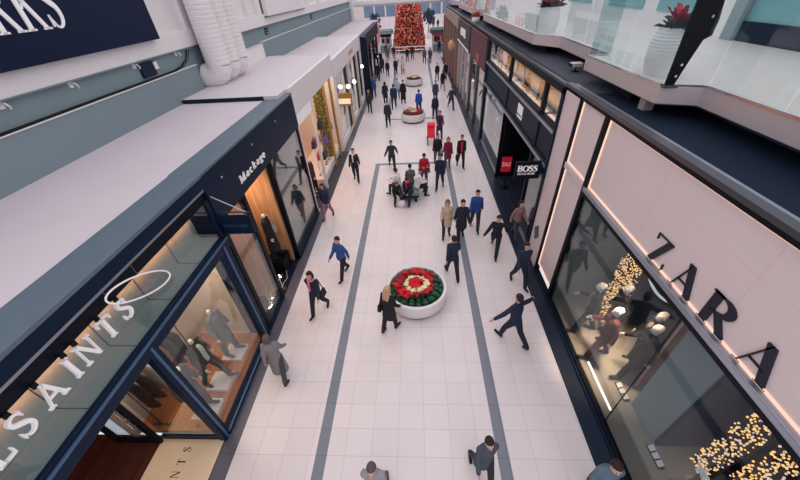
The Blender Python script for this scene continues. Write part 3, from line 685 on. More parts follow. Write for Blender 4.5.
for k, y in XS.items(): box('bracket', 'black', (-4.47, -4.44, y + .07, y + .13, 4.53, 4.60), t2)
# door leaf and entrance
box('partition_frame', 'navy', (-5.92, -4.58, 2.93, 2.98, 0.02, .20), t, .006)
struct('window_side', 'shop_glass', (-5.9, -4.6, 2.95, 2.965, .2, 3.5))
t = thing('shop_door', 'open dark glazed door with chrome handles in the wooden-floored entrance', 'door', (-5.94, 2.86, 0))
MB().box(-6.04, -5.92, 2.82, 2.90, .04, 3.3).box(-6.9, -6.04, 2.83, 2.89, .04, .2).box(-6.9, -6.04, 2.83, 2.89, 3.1, 3.3).box(-7.0, -6.9, 2.82, 2.90, .04, 3.3).build('door_frame', 'navy_dark', t); box('door_pane', 'shop_glass', (-6.9, -6.04, 2.85, 2.865, .2, 3.1), t)
for z in (1.02, 1.42): MB().tube([(-5.98, 2.82, z), (-5.98, 2.74, z), (-5.98, 2.74, z + .26), (-5.98, 2.82, z + .26)], .018, 6).build('handle', 'chrome', t)
t = thing('floor_lettering', 'dark inlaid letters set in the pale stone threshold', 'sign', (-5.2, 2, .04))
for k, ch in enumerate('ALLSAINTS'): lettering(ch, 'letter', 'letter_dark', (-5.17, .66 + .25 * k, .0405), (0, 1, 0), (-1, 0, 0), .17, .003, t, T=.15, t=.05)
# ring reflection over the glazed band is modelled as a pale loop
# window display: plinths and figures
for y, lb, lb2, kw in ((5.06, 'white square plinth nearest the corner post', 'headless display figure in grey knit, nearest the corner post', dict(top=(112, 112, 116), legs=(92, 96, 100), style='coat', pose='model')),
                  (4.22, 'white square plinth between the other two in the window', 'headless display figure in black and cream jacket between the other two', dict(top=(34, 32, 34), legs=(96, 90, 86), style='jacket', pose='model2', inner=(214, 206, 196))),
                  (3.52, 'white square plinth nearest the entrance', 'headless display figure in pale scarf and charcoal coat, nearest the entrance', dict(top=(84, 86, 90), legs=(60, 60, 64), style='coat', pose='model', scarf=(220, 214, 208)))):
    t = thing('display_plinth', lb, 'plinth', (-5.12, y, .12)); box('block', 'white_metal', (-5.38, -4.86, y - .24, y + .24, .12, .22), t, .006); box('top_plate', 'white_wall', (-5.39, -4.85, y - .25, y + .25, .22, .235), t)
    figure('mannequin', lb2, 'mannequin', (-5.16, y, .235), -95, h=1.86, skin='w', shoes=(60, 60, 62), headless=True, hair=None, **kw)
t = thing('clothes_rail', 'steel clothes rail standing behind the headless figures', 'clothes rail', (-6.1, 3.9, .12))
MB().tube([(-6.1, 3.2, .12), (-6.1, 3.2, 1.75), (-6.1, 4.9, 1.75), (-6.1, 4.9, .12)], .022, 8).build('rail', 'steel_dark', t)
for z in (3.2, 4.9): MB().tube([(-6.35, z, .14), (-5.85, z, .14)], .022, 6).build('foot', 'steel_dark', t)
cols = [(40, 36, 38), (70, 66, 66), (206, 198, 188), (34, 32, 36), (110, 72, 62), (52, 54, 60), (30, 28, 30)]
for i, c in enumerate(cols):
    y = 3.35 + i * .22; mb = MB(); A = Vector((0, 0, 0))
    loft(mb, [(Vector((-6.1, y, z)), Vector((1, 0, 0)), Vector((0, 1, 0)), a, b) for z, a, b in ((.72, .20, .05), (1.0, .19, .05), (1.35, .20, .045), (1.55, .21, .04), (1.64, .10, .03), (1.69, .04, .02))], 14)
    mb.tube([(-6.1, y, 1.68), (-6.1, y, 1.75), (-6.09, y, 1.785)], .006, 5)
    tag(mb.build('garment', fab(c), smooth=True), 'garment hanging on the steel rail behind the headless figures', 'garment', 'garments on the steel rail')
area('display_lamp', (-5.5, 4.4, 3.55), 1.0, 2.2, 60, (255, 222, 190)); area('entrance_lamp', (-6.9, 1.0, 3.55), .5, .8, 26, (255, 206, 170)); area('cove_lamp', (-4.84, 2.2, 4.20), .04, 7, 16, (255, 150, 92), (0, PI * .44, 0))
t = thing('ring_reflection', 'thin pale loop imitating a ring reflected in the glazed sign band', 'ornament', (-4.4, 3.5, 4.4))  # solid loop stands in for a ring mirrored in the pane
MB().tube([(-4.40, 3.50 + .54 * math.cos(a) + .08 * math.sin(a), 4.44 - .28 * math.cos(a) + .16 * math.sin(a)) for a in [2 * PI * i / 40 for i in range(41)]], .014, 6, False).build('reflection_hoop', 'letter_white', t)
MB().tube([(-4.40, 3.0, 4.71), (-4.40, 3.0, 4.9)], .004, 4).tube([(-4.40, 3.56, 4.60), (-4.40, 3.56, 4.9)], .004, 4).build('hanger', 'steel_dark', t)  # wires invented to carry the reflection shape

# ================================================================ second shop on the left
t = thing('shopfront', 'deep navy fascia shopfront with wood-lined doorway and big reflecting pane', 'shopfront', (-4.5, 9, 0))
box('fascia', 'navy', (-5.06, -4.44, 5.9, 12.3, 3.95, 5.10), t, .01); box('fascia_cap', 'cap_metal', (-5.10, -4.42, 5.9, 12.3, 5.10, 5.16), t, .008)
for y, w_ in ((5.92, .14), (7.15, .14), (9.18, .10), (12.12, .16)): box('post', 'navy_dark', (-4.64, -4.47, y, y + w_, 0, 3.95), t, .006)
box('window_pane', 'mirror_glass', (-4.53, -4.50, 9.28, 12.12, .28, 3.95), t); box('window_pane', 'shop_glass', (-4.53, -4.50, 6.06, 7.15, .2, 3.95), t)
box('sill', 'navy', (-4.66, -4.44, 9.18, 12.28, 0, .28), t, .01); box('sill', 'navy', (-4.60, -4.46, 5.92, 7.15, 0, .12), t, .01)
box('door_lining', 'wood_panel', (-6.4, -4.66, 9.10, 9.17, .03, 3.95), t); box('door_lining', 'wood_panel', (-6.4, -4.66, 7.30, 7.36, .03, 3.95), t); box('door_head', 'black', (-6.4, -4.66, 7.3, 9.2, 3.85, 3.95), t)
for y, z in ((6.6, 4.75), (8.4, 4.8), (10.3, 4.8)):
    MB().ball((-4.44, y, z), .03, 8, 6).build('fixing', 'silver', t)
t = thing('shop_sign', 'small white bold serif lettering on the deep navy fascia', 'sign', (-4.44, 8.3, 4.2))
letters_row('Mackage', t, 'letter_white', (-4.44, 7.24, 4.23), (0, 1, 0), (0, 0, 1), .20, .02, T=.20, t=.09, wide=1.62, gap=.17)
t = thing('blade_sign', 'dark projecting sign hung from a slanted steel stay by the corner post', 'sign', (-4.4, 5.95, 3.6))
box('panel', 'navy', (-4.55, -3.76, 5.94, 6.0, 3.62, 4.12), t, .008); MB().tube([(-4.5, 5.97, 4.2), (-3.74, 5.97, 4.2)], .018, 6).build('arm', 'steel_dark', t); MB().tube([(-4.46, 5.97, 4.62), (-3.80, 5.97, 4.2)], .012, 6).build('stay', 'silver', t)
for x in (-4.4, -3.85): MB().tube([(x, 5.97, 4.12), (x, 5.97, 4.2)], .01, 6).build('hanger', 'steel_dark', t)
letters_row('Mackage', t, mat('dim_letter', (44, 58, 80), .5), (-4.42, 5.94, 3.82), (1, 0, 0), (0, 0, 1), .11, .004, T=.18, t=.08, wide=1.2)
t = thing('display_plinth', 'dark block under the black-coated figure in the wood-lined doorway', 'plinth', (-5.0, 8.66, .03)); box('block', 'navy_dark', (-5.3, -4.72, 8.36, 8.98, .03, .57), t, .01); box('top_plate', 'black', (-5.32, -4.70, 8.34, 9.0, .57, .60), t)
figure('mannequin', 'headless figure in a black coat on a dark block in the wood-lined doorway', 'mannequin', (-5.0, 8.66, .60), -80, 'model', 1.90, top=(14, 15, 22), legs=(14, 15, 22), shoes=(14, 14, 18), style='long_coat', skin='w', hair=None, headless=True, bag='Lhip', bagcol=(190, 186, 190))
figure('mannequin', 'headless figure in a black jacket just inside the wood-lined doorway', 'mannequin', (-5.55, 8.05, .03), -70, 'model2', 1.85, top=(18, 18, 24), legs=(16, 16, 22), shoes=(14, 14, 18), style='coat', skin='w', hair=None, headless=True)
t = thing('clothes_rail', 'black rail of coats at the back of the wood-lined shop', 'clothes rail', (-6.3, 10.6, .05)); MB().tube([(-6.2, 9.6, .05), (-6.2, 9.6, 1.7), (-6.2, 11.8, 1.7), (-6.2, 11.8, .05)], .02, 6).build('rail', 'black', t)
for i in range(8):
    y = 9.75 + i * .26; mb = MB(); loft(mb, [(Vector((-6.2, y, z)), Vector((1, 0, 0)), Vector((0, 1, 0)), a, b) for z, a, b in ((.55, .22, .06), (1.0, .20, .06), (1.4, .21, .05), (1.56, .10, .03), (1.66, .03, .02))], 12)
    tag(mb.build('garment', fab((26, 26, 34)), smooth=True), 'dark coat on the black rail behind the reflecting pane', 'garment', 'coats on the black rail')
# lit twig decoration at the foot of the corner
t = thing('twig_decoration', 'bare white twig decoration with glowing tips on the dark marble', 'decoration', (-4.82, 7.0, .12))
rr = random.Random(3); tips = []
for k in range(9):
    a = rr.uniform(-.5, .5); p = Vector((-4.82 + .1 * rr.uniform(-1, 1), 6.75 + .1 * k * .3, .05)); pts = [p]
    for j in range(5):
        p = p + Vector((rr.uniform(-.12, .10), .16 + rr.uniform(-.05, .16), .10 * rr.uniform(.3, 1.6) - .02 * j)); pts.append(p)
    MB().tube(pts, [.012, .011, .010, .008, .006, .004], 5).build('twig', 'white_metal', t); tips.append(pts[0 if k % 4 == 0 else -1])
for p in tips[::2] + [Vector((-4.72, 6.72, .14)), Vector((-4.80, 7.1, .14))]: MB().ball(p, .028).build('light_tip', 'bulb2', t)
area('coat_shop_lamp', (-5.6, 8.3, 3.8), 1.0, 1.0, 46, (255, 224, 192)); area('coat_shop_lamp', (-5.6, 10.8, 3.9), 1.2, 2.2, 10, (255, 214, 180)); area('coat_shop_lamp', (-5.5, 6.6, 3.8), .8, .8, 16, (255, 200, 150))

# ================================================================ third shop on the left: lit goods, gold posts
t = thing('shopfront', 'white fascia shopfront with gold posts and warm lit display', 'shopfront', (-4.5, 16, 0))
box('fascia', 'white_metal', (-4.62, -4.5, 12.34, 19.66, 4.30, 5.28), t, .01); box('lightbox', 'letter_white', (-4.66, -4.52, 12.46, 14.6, 3.86, 4.28), t, .01)
for y in (12.36, 14.6, 19.5): box('post', 'white_metal' if y < 19 else 'white_wall', (-4.62, -4.5, y, y + .10, 0, 4.3), t, .006)
for y in (17.2, 18.6): box('post', 'gold', (-4.62, -4.5, y, y + .09, 0, 4.3), t, .006)
box('plinth', 'white_wall', (-6.2, -4.72, 14.7, 19.5, 0, .45), t, .01); box('plinth_edge', 'white_metal', (-4.74, -4.66, 14.7, 19.5, .40, .47), t)
tag(MB().box(-5.0, -4.18, 12.7, 19.3, .0, .012).build('door_mat', grid_mat('mat_slats', (62, 64, 78), (36, 38, 50), 1.2, .12, 0, 0, w=.014, rough=.6)), 'long dark slatted mat along the gold post shopfront', 'mat')
t = thing('tinsel_column', 'tall green and gold tinsel column behind the gold posts', 'decoration', (-5.1, 17.6, .45))
MB().lathe([(.26, .45), (.28, 1.2), (.27, 2.5), (.28, 4.2)], (-5.0, 17.7, 0), 20).build('core', mat('tinsel', (96, 104, 60), .6, var=.3, scale=20), t)
mb = MB(); rr = random.Random(11)
for k in range(900):
    a, z = rr.uniform(0, 2 * PI), rr.uniform(.5, 4.15); mb.mi = rr.choice((0, 0, 1, 2)); mb.ball((-5.0 + .29 * math.cos(a), 17.7 + .29 * math.sin(a), z), rr.uniform(.02, .038), 5, 3)
tag(mb.build('tinsel_tufts', ['gold', mat('tinsel_light', (216, 206, 150), .5), mat('tinsel_green', (70, 92, 60), .6)], t), kind='stuff')
# hats and bags on stands
goods = [(-4.95, 15.2, 1.95, (60, 44, 90), 'purple'), (-4.95, 15.9, 1.90, (150, 30, 70), 'crimson'), (-4.98, 16.85, 2.30, (30, 40, 58), 'dark slate'), (-4.9, 18.2, 2.45, (24, 40, 90), 'navy'), (-4.9, 15.55, 1.20, (222, 60, 110), 'bright pink'), (-4.9, 17.15, 1.45, (120, 80, 170), 'violet'), (-4.95, 18.7, 1.6, (52, 46, 92), 'indigo'), (-4.95, 16.5, .80, (40, 46, 60), 'charcoal')]
for x, y, z, c, nm in goods:
    t = thing('handbag', nm + ' handbag on a slim stand behind the gold posts', 'handbag', (x, y, z)); mb = MB()
    A = [(x - .10, y - .24, z), (x + .10, y - .24, z), (x + .10, y + .24, z), (x - .10, y + .24, z)]; B = [(x - .07, y - .18, z + .36), (x + .07, y - .18, z + .36), (x + .07, y + .18, z + .36), (x - .07, y + .18, z + .36)]
    A = [mb.bm.verts.new(p) for p in A]; B = [mb.bm.verts.new(p) for p in B]; mb.face(A[::-1]); mb.face(B)
    for i in range(4): mb.face([A[i], A[(i + 1) % 4], B[(i + 1) % 4], B[i]])
    mb.build('bag_body', mat('bag_' + nm.replace(' ', '_'), c, .5), t, bevel=.015)
    MB().tube([(x, y - .11, z + .35), (x, y - .09, z + .50), (x, y + .09, z + .50), (x, y + .11, z + .35)], .012, 6).build('handle', 'black', t)
    s = thing('display_stand', 'slim steel stand under the %s handbag' % nm, 'stand', (x, y, .45)); MB().lathe([(.10, .45), (.10, .47)], (x, y, 0), 16).build('base', 'silver', s); MB().tube([(x, y, .47), (x, y, z - .015)], .015, 8).build('pole', 'silver', s); MB().lathe([(.11, z - .015), (.11, z)], (x, y, 0), 16).build('top_plate', 'silver', s)
for y, lb in ((12.85, 'nearest the navy fascia'), (13.5, 'second from the navy fascia'), (14.25, 'beside the white display plinth')):
    figure('mannequin', 'display figure in dark clothes in the orange lit shop, ' + lb, 'mannequin', (-5.05, y, .0), -80, 'model', 1.85, top=(70, 40, 34), legs=(36, 28, 30), style='jacket', skin='w', hair=None, headless=True)
t = thing('display_table', 'round wooden table inside the warm lit gold post shop', 'table', (-5.8, 13.2, 0)); MB().lathe([(.28, .04), (.30, .05), (.06, .09), (.05, .70), (.40, .72), (.42, .76), (.40, .78)], (-5.8, 13.2, 0), 28).build('table_body', 'wood_warm', t, True)
area('goods_lamp', (-6.0, 14.0, 4.8), 2, 2.0, 75, (255, 196, 130)); area('goods_lamp', (-5.4, 17.6, 4.7), 1.2, 3.2, 55, (255, 232, 206))
t = thing('blade_sign', 'gold framed glowing projecting sign past the gold posts', 'sign', (-4.4, 21, 2.6)); box('frame', 'gold', (-4.95, -3.88, 20.96, 21.08, 2.22, 2.98), t, .01); box('light_face', 'led_warm', (-4.85, -3.98, 20.94, 20.97, 2.36, 2.66), t); MB().tube([(-4.95, 21.02, 2.9), (-5.0, 21.02, 3.3), (-4.6, 21.02, 3.3)], .02, 6).build('bracket', 'gold', t)
# fourth unit: white front with globe lamps
t = thing('shopfront', 'long white fascia shopfront with globe lamps and dark glazed bays', 'shopfront', (-4.5, 25, 0))
box('fascia', 'white_metal', (-4.64, -4.46, 19.7, 31.0, 4.05, 4.98), t, .01); box('fascia_badge', 'copper_panel', (-4.46, -4.44, 25.0, 26.8, 4.35, 4.6), t)
for y in (19.72, 22.2, 24.4, 26.4, 28.6, 30.8): box('post', 'white_metal', (-4.64, -4.48, y, y + .2, 0, 4.05), t, .01)
for a, b in ((19.92, 22.2), (24.6, 26.4), (28.8, 30.8)): box('window_pane', 'shop_glass', (-4.57, -4.55, a, b, .5, 4.05), t)
for a, b in ((22.4, 24.4), (26.6, 28.6)): box('door_bay', 'navy_dark', (-4.75, -4.68, a, b, .0, 4.05), t)
for a, b in ((19.92, 22.2), (24.6, 26.4), (28.8, 30.8)): box('stall_riser', 'white_wall', (-4.62, -4.5, a, b, 0, .5), t)
for y, z, lb in ((22.5, 3.0, 'nearer'), (25.0, 2.75, 'middle'), (29.6, 2.9, 'further')):
    t = thing('globe_lamp', lb + ' of the glowing globe lamps on the long white shopfront', 'lamp', (-4.42, y, z)); MB().ball((-4.3, y, z), .13, 16, 12).build('globe', 'globe', t, True); MB().tube([(-4.46, y, z + .25), (-4.3, y, z + .25), (-4.3, y, z + .12)], .015, 6).build('bracket', 'black', t)
for y, c in ((20.4, (60, 56, 70)), (21.3, (34, 34, 44)), (25.1, (90, 60, 60)), (29.6, (110, 50, 50))):
    figure('mannequin', 'display figure %s in the long white shopfront' % {20.4: 'nearest the gold sign', 21.3: 'in black beside the first bay', 25.1: 'in brown in the middle window', 29.6: 'in rust red in the last window'}[y], 'mannequin', (-5.1, y, .05), -85, 'model', 1.8, top=c, legs=(40, 40, 50), skin='w', hair=None, headless=True)
area('unit_lamp', (-5.8, 24, 3.95), 1.5, 7, 110, (255, 226, 200))
# fifth unit: dark tall front
t = thing('shopfront', 'dark navy far shopfront with a tall end pier', 'shopfront', (-4.5, 35, 0))
box('fascia', 'navy', (-4.7, -4.2, 31.0, 45, 3.7, 4.75), t, .01); box('end_pier', 'navy', (-4.9, -3.9, 31.05, 31.6, 0, 4.75), t)
for y in (34, 37.5, 41, 44.8): box('post', 'navy', (-4.6, -4.4, y, y + .25, 0, 3.7), t)
for a, b in ((31.6, 34), (34.25, 37.5), (37.75, 41), (41.25, 44.8)): box('window_pane', 'mirror_glass', (-4.52, -4.5, a, b, 0, 3.7), t)
t = thing('blade_sign', 'small dark projecting sign on the far navy shopfront', 'sign', (-4, 40, 2)); box('panel', 'black', (-4.38, -3.5, 39.96, 40.04, 1.75, 2.25), t); box('mark', 'letter_white', (-4.05, -3.85, 39.94, 39.96, 1.9, 2.1), t); MB().tube([(-4.4, 40, 2.3), (-3.5, 40, 2.3)], .02, 6).build('arm', 'black', t)
t = thing('banner', 'red and white diagonal striped banner past the dark navy shopfront', 'banner', (-4.4, 46.3, 2.4)); box('cloth', 'white_metal', (-4.62, -4.4, 45.2, 49.6, 2.2, 4.3), t)
mb = MB()
for k in range(3): mb.prism([(-4.39, 45.3 + k * 1.3, 2.3), (-4.39, 45.8 + k * 1.3, 2.3), (-4.39, 46.9 + k * 1.3, 4.2), (-4.39, 46.4 + k * 1.3, 4.2)], (.01, 0, 0))
mb.build('stripes', 'sale_red', t)
struct('wall_unit_7', 'white_wall', (-7.5, -4.62, 45.2, 50, 0, 4.45))
# ================================================================ right side: big white sign shopfront
t = thing('shopfront', 'wide shopfront with glowing white sign panels over a long display window', 'shopfront', (4.05, 4, 0))
for nm, b in (('sign_panel', (4.10, 4.16, -1, 7.06, 3.96, 5.58)), ('side_panel', (4.10, 4.16, 7.20, 8.42, 4.0, 5.58)), ('side_panel', (4.10, 4.16, 7.20, 8.42, .30, 3.84))): box(nm, 'pink_panel', b, t)
# seams of the sign panel
mb = MB()
for y in (2.95, 5.0): mb.box(4.098, 4.101, y, y + .008, 3.98, 5.56)
mb.box(4.098, 4.101, -1, 7.05, 5.0, 5.006).build('panel_seam', 'pink_panel2', t)
# lamp strips round the panels
for b in ((4.07, 4.10, -1, 7.06, 3.955, 3.985), (4.07, 4.10, -1, 7.06, 5.545, 5.575), (4.07, 4.10, 7.035, 7.06, 3.97, 5.56), (4.07, 4.10, 7.20, 7.225, 4.0, 5.56), (4.07, 4.10, 8.395, 8.42, 4.0, 5.56), (4.07, 4.10, 7.2, 8.42, 4.0, 4.025), (4.07, 4.10, 8.395, 8.42, .3, 3.82), (4.07, 4.10, 7.2, 8.42, .30, .325)): box('light_strip', 'led_warm', b, t)
box('transom', 'navy_dark', (4.0, 4.14, -1, 7.08, 3.74, 3.85), t, .006); box('transom_rail', 'silver', (3.98, 4.12, -1, 7.1, 3.85, 3.96), t, .012)
for b in ((4.0, 4.16, 7.07, 7.19, 0, 5.62), (4.0, 4.16, 8.42, 8.5, 0, 5.62)): box('post', 'navy_dark', b, t, .006)
box('side_rail', 'pink_panel2', (4.02, 4.12, 7.19, 8.42, 3.84, 4.0), t, .01)
box('base_rail', 'navy_dark', (4.0, 4.12, -1, 8.42, 0, .10), t, .006); box('base_rail', 'navy', (3.94, 4.02, -1, 8.42, 0, .05), t, .006)
box('window_pane', 'display_glass', (4.05, 4.065, 3.375, 7.07, .10, 3.74), t); box('window_pane', 'display_glass', (4.05, 4.065, -1, 3.365, .10, 3.74), t); box('pane_joint', 'navy_dark', (4.045, 4.07, 3.365, 3.375, .10, 3.74), t)
t2 = thing('shop_sign', 'tall black high-contrast serif letters on the glowing white sign panel', 'sign', (4.1, 3.4, 4.1))
for ch, y, wd in (('Z', 4.58, 1.14), ('A', 3.94, 1.16), ('R', 3.28, 1.30), ('A', 2.57, 1.16)):
    lettering(ch, 'letter', 'letter_dark', (4.10, y, 3.965), (0, -1, 0), (0, 0, 1), .52, .03, t2, T=.19, t=.035, sf=.05, wide=wd)
# inside the window
struct('wall_display_grey', 'grey_wall', (4.84, 4.90, 2.98, 3.78, .1, 3.8)); struct('wall_display_dark', 'navy', (5.9, 5.96, -.9, 2.9, .1, 3.8)); struct('wall_display_back', 'slate_wall', (6.1, 6.19, 2.98, 7.1, .1, 3.8))
t = thing('bark_board', 'tall rough brown board with glittering edges standing behind the window joint', 'board', (5.25, 4.1, .1))
box('board', 'bark', (5.2, 5.27, 3.84, 4.24, .1, 2.75), t, .01)
for y in (3.82, 4.2): box('edge_strip', mat('glitter', (196, 150, 130), .4, var=.5, scale=60), (5.17, 5.30, y, y + .05, .1, 2.75), t)
def light_curtain(lb, x, y, w_, z0, z1, n, seed):
    t = thing('light_curtain', lb, 'string lights', (x, y, z0)); rr = random.Random(seed)
    k = max(3, int(w_ / .07)); mb = MB()
    for i in range(k + 1): mb.tube([(x, y - w_ / 2 + w_ * i / k, z0), (x + rr.uniform(-.02, .02), y - w_ / 2 + w_ * i / k, z1)], .004, 4)
    mb.build('wire', 'black', t); box('top_bar', 'black', (x - .02, x + .02, y - w_ / 2 - .03, y + w_ / 2 + .03, z1, z1 + .04), t); box('backing', 'navy_dark', (x + .06, x + .08, y - w_ / 2, y + w_ / 2, z0, z1), t)
    mb = MB()
    for i in range(n):
        mb.mi = rr.choice((0, 0, 1)); mb.ball((x - .02 + rr.uniform(-.04, .05), y + rr.uniform(-w_ / 2, w_ / 2), rr.uniform(z0, z1)), rr.uniform(.013, .021), 6, 4)
    tag(mb.build('fairy_lights', ['bulb', 'led_warm'], t), kind='stuff')
light_curtain('string light curtain behind the bald figures at the far end of the window', 5.16, 6.02, .74, .2, 3.2, 820, 1)
light_curtain('string light curtain at the near end, closest to the dark wall panel', 5.4, 2.45, .38, .2, 2.85, 330, 2)
light_curtain('string light curtain between two others at the near end of the window', 5.4, 1.95, .38, .2, 2.85, 330, 3)
light_curtain('string light curtain at the near end, furthest along under the last sign letter', 5.4, 1.45, .38, .2, 2.85, 330, 4)
struct('wall_display_return', 'navy', (4.90, 6.1, 2.9, 2.98, .1, 3.8))
for y0, lb in ((3.85, 'low rack of small white cards on the window floor by the brown board'), (2.50, 'low rack of small white cards on the window floor by the string lights')):
    t = thing('card_rack', lb, 'rack', (4.75, y0, .1)); box('tray', 'black', (4.70, 4.83, y0 - .03, y0 + .42, .1, .14), t, .005)
    for k in range(3): MB().prism([(4.71, y0 + .14 * k, .14), (4.71, y0 + .14 * k + .11, .14), (4.80, y0 + .14 * k + .11, .20), (4.80, y0 + .14 * k, .20)], (0, 0, .008)).build('card', 'white_metal', t)
t = thing('star_ornament', 'white five pointed star ornament at the foot of the near string lights', 'ornament', (5.2, 2.35, .5))
MB().prism([(5.2, 2.30 + (.16 if i % 2 == 0 else .07) * math.sin(PI * i / 5), .55 + (.16 if i % 2 == 0 else .07) * math.cos(PI * i / 5)) for i in range(10)], (.04, 0, 0)).build('star', 'letter_white', t); MB().tube([(5.22, 2.30, .1), (5.22, 2.30, .45)], .01, 6).build('stem', 'silver', t); MB().lathe([(.09, .1), (.09, .115)], (5.22, 2.30, 0), 14).build('base', 'silver', t)
t = thing('floor_light', 'thin glowing strip lamp on the window floor in front of the figures', 'lamp', (4.3, 4.2, .1)); box('housing', 'white_metal', (4.27, 4.34, 3.6, 4.85, .1, .12), t); box('strip', 'led_white', (4.285, 4.325, 3.62, 4.83, .12, .13), t)
for (x, y, hd, po, h, kw, lb) in (
    (4.52, 5.80, 70, 'model2', 1.84, dict(top=(14, 18, 28), legs=(14, 18, 30), style='jacket', inner=(150, 120, 112)), 'bald pale figure in a navy suit, furthest along the window'),
    (5.08, 5.66, 80, 'model', 1.88, dict(top=(10, 12, 18), legs=(12, 12, 18), style='coat'), 'bald pale figure in a black sleeveless coat before the string lights'),
    (4.55, 5.02, 75, 'model2', 1.84, dict(top=(80, 32, 28), legs=(84, 20, 42), style='jacket'), 'bald pale figure in rust top and wine trousers, nearest the glass'),
    (5.35, 4.80, 85, 'model', 1.92, dict(top=(14, 16, 26), legs=(12, 14, 22), style='jacket', inner=(140, 118, 100)), 'bald pale figure in navy with a patterned front at the back'),
    (5.10, 4.50, 80, 'model2', 1.88, dict(top=(10, 14, 24), legs=(10, 14, 26), style='coat'), 'bald pale figure in a long dark coat beside the brown board')):
    figure('mannequin', lb, 'mannequin', (x, y, .1), hd, po, h, skin='w', hair=None, shoes=(40, 38, 46), **kw)
area('window_spot', (4.7, 5.0, 3.75), .3, .6, 40, (255, 214, 176), spread=.8); area('window_spot', (5.5, 2.0, 3.75), .6, 1.5, 5, (255, 230, 210))
t = thing('ring_reflection', 'white glowing arc imitating a ring reflected at the top of the display window', 'lamp', (4.7, 4.9, 2.9))  # emissive arc in place of a reflection on the glass
MB().tube([(4.75, 4.66 + .56 * math.cos(a), 3.42 + .54 * math.sin(a)) for a in [PI * (1.18 + .62 * i / 24) for i in range(25)]], .025, 8).build('reflection_hoop', lamp_mat('reflection_glow', (236, 240, 240), .75), t); MB().tube([(4.75, 4.20, 3.14), (4.75, 4.2, 3.8)], .005, 4).tube([(4.75, 5.1, 3.11), (4.75, 5.1, 3.8)], .005, 4).build('hanger', 'steel_dark', t)  # glow and hangers are added, no lamp hangs here
# pale pier between the two shops
struct('wall_right_pier', 'pink_panel2', (4.02, 4.3, 8.5, 9.42, 0, 5.62))
t = thing('plaque', 'small dark teal diamond plaque low on the pale pier', 'plaque', (4.0, 9.0, 1.2)); MB().prism([(4.02, 8.80, 1.12), (4.02, 9.0, 1.45), (4.02, 9.24, 1.22), (4.02, 9.05, .85)], (-.02, 0, 0)).build('plate', mat('plaque_teal', (24, 62, 78), .5), t); MB().prism([(4.0, 8.88, 1.13), (4.0, 9.01, 1.34), (4.0, 9.16, 1.2), (4.0, 9.04, .96)], (-.006, 0, 0)).build('face', mat('plaque_face', (44, 92, 104), .5), t)

# ================================================================ dark suit shop
t = thing('shopfront', 'dark steel shopfront with backlit upper windows and a deep black doorway', 'shopfront', (4.0, 15, 0))
for y in (9.42, 20.3): box('post', 'navy', (3.96, 4.14, y, y + .14, 0, 5.6), t, .006)
for y in (10.82, 15.2): box('mullion', 'navy_dark', (3.98, 4.10, y, y + .18, 3.3, 5.55), t, .006)
for y in (10.95, 15.3): box('door_jamb', 'navy_dark', (3.98, 4.12, y, y + .1, 0, 3.3), t, .006)
box('head_rail', 'navy_dark', (3.96, 4.14, 9.42, 20.44, 5.46, 5.6), t, .006)
for z in (4.36, 3.28): box('rail', 'silver', (3.93, 4.08, 9.5, 20.4, z, z + .09), t, .008); box('rail_back', 'navy_dark', (3.98, 4.12, 9.5, 20.4, z + .09, z + .2), t)
for a, b in ((9.56, 10.82), (11.0, 15.2), (15.38, 20.3)):
    box('upper_pane', 'shop_glass', (4.04, 4.055, a, b, 4.56, 5.46), t); box('backlit_wall', mat('amber_screen', (206, 182, 150), .7, var=.35, scale=2.5), (4.62, 4.66, a, b, 4.5, 5.56), t); box('light_trough', 'led_warm', (4.15, 4.3, a + .05, b - .05, 4.50, 4.53), t)
    box('band_panel', 'navy', (4.02, 4.06, a, b, 3.48, 4.36), t, .004)
box('window_pane', 'shop_glass', (4.04, 4.055, 9.56, 10.95, .12, 3.28), t); box('window_pane', 'shop_glass', (4.04, 4.055, 15.4, 20.3, .12, 3.28), t)
for a, b in ((9.56, 10.95), (15.4, 20.3)): box('sill', 'steel_dark', (3.98, 4.14, a, b, 0, .12), t, .006)
box('display_back', 'beige_wall', (5.0, 5.06, 9.56, 10.95, 0, 3.28), t); box('display_back', 'grey_wall', (5.2, 5.26, 15.4, 20.3, 0, 3.28), t)
t2 = thing('wall_badge', 'small square white badge on the dark band over the doorway', 'sign', (4, 13, 3.9)); box('plate', 'letter_white', (3.99, 4.02, 12.75, 13.4, 3.68, 4.16), t2, .004); box('line', 'letter_dark', (3.982, 3.99, 12.8, 13.35, 3.78, 3.83), t2)
t2 = thing('blade_sign', 'black projecting sign with white bold letters beside the pale pier', 'sign', (3.5, 9.6, 3.2)); box('panel', 'navy_dark', (3.10, 3.88, 9.56, 9.66, 2.90, 3.48), t2, .01); box('bracket', 'navy', (3.86, 4.0, 9.58, 9.64, 3.05, 3.35), t2)
letters_row('BOSS', t2, 'letter_white', (3.16, 9.56, 3.16), (1, 0, 0), (0, 0, 1), .20, .01, T=.24, t=.08, sf=.05, wide=1.12)
letters_row('HUGO BOSS', t2, 'letter_white', (3.18, 9.56, 3.05), (1, 0, 0), (0, 0, 1), .07, .006, T=.18, t=.08, sf=.04, wide=1.18)
t2 = thing('sale_sign', 'red board with white sale lettering standing in the black doorway', 'sign', (4.1, 14.1, 0)); MB().lathe([(.2, 0.031), (.2, .045), (.03, .06)], (4.2, 14.16, 0), 20).build('base', 'black', t2); MB().tube([(4.2, 14.16, .05), (4.2, 14.16, 1.5)], .015, 8).build('pole', 'black', t2); box('board', 'sale_red', (3.90, 4.34, 14.10, 14.14, .88, 1.60), t2)
letters_row('SALE', t2, 'letter_white', (3.93, 14.10, 1.16), (1, 0, 0), (0, 0, 1), .19, .004, serif=False, T=.15, t=.12, wide=.76)
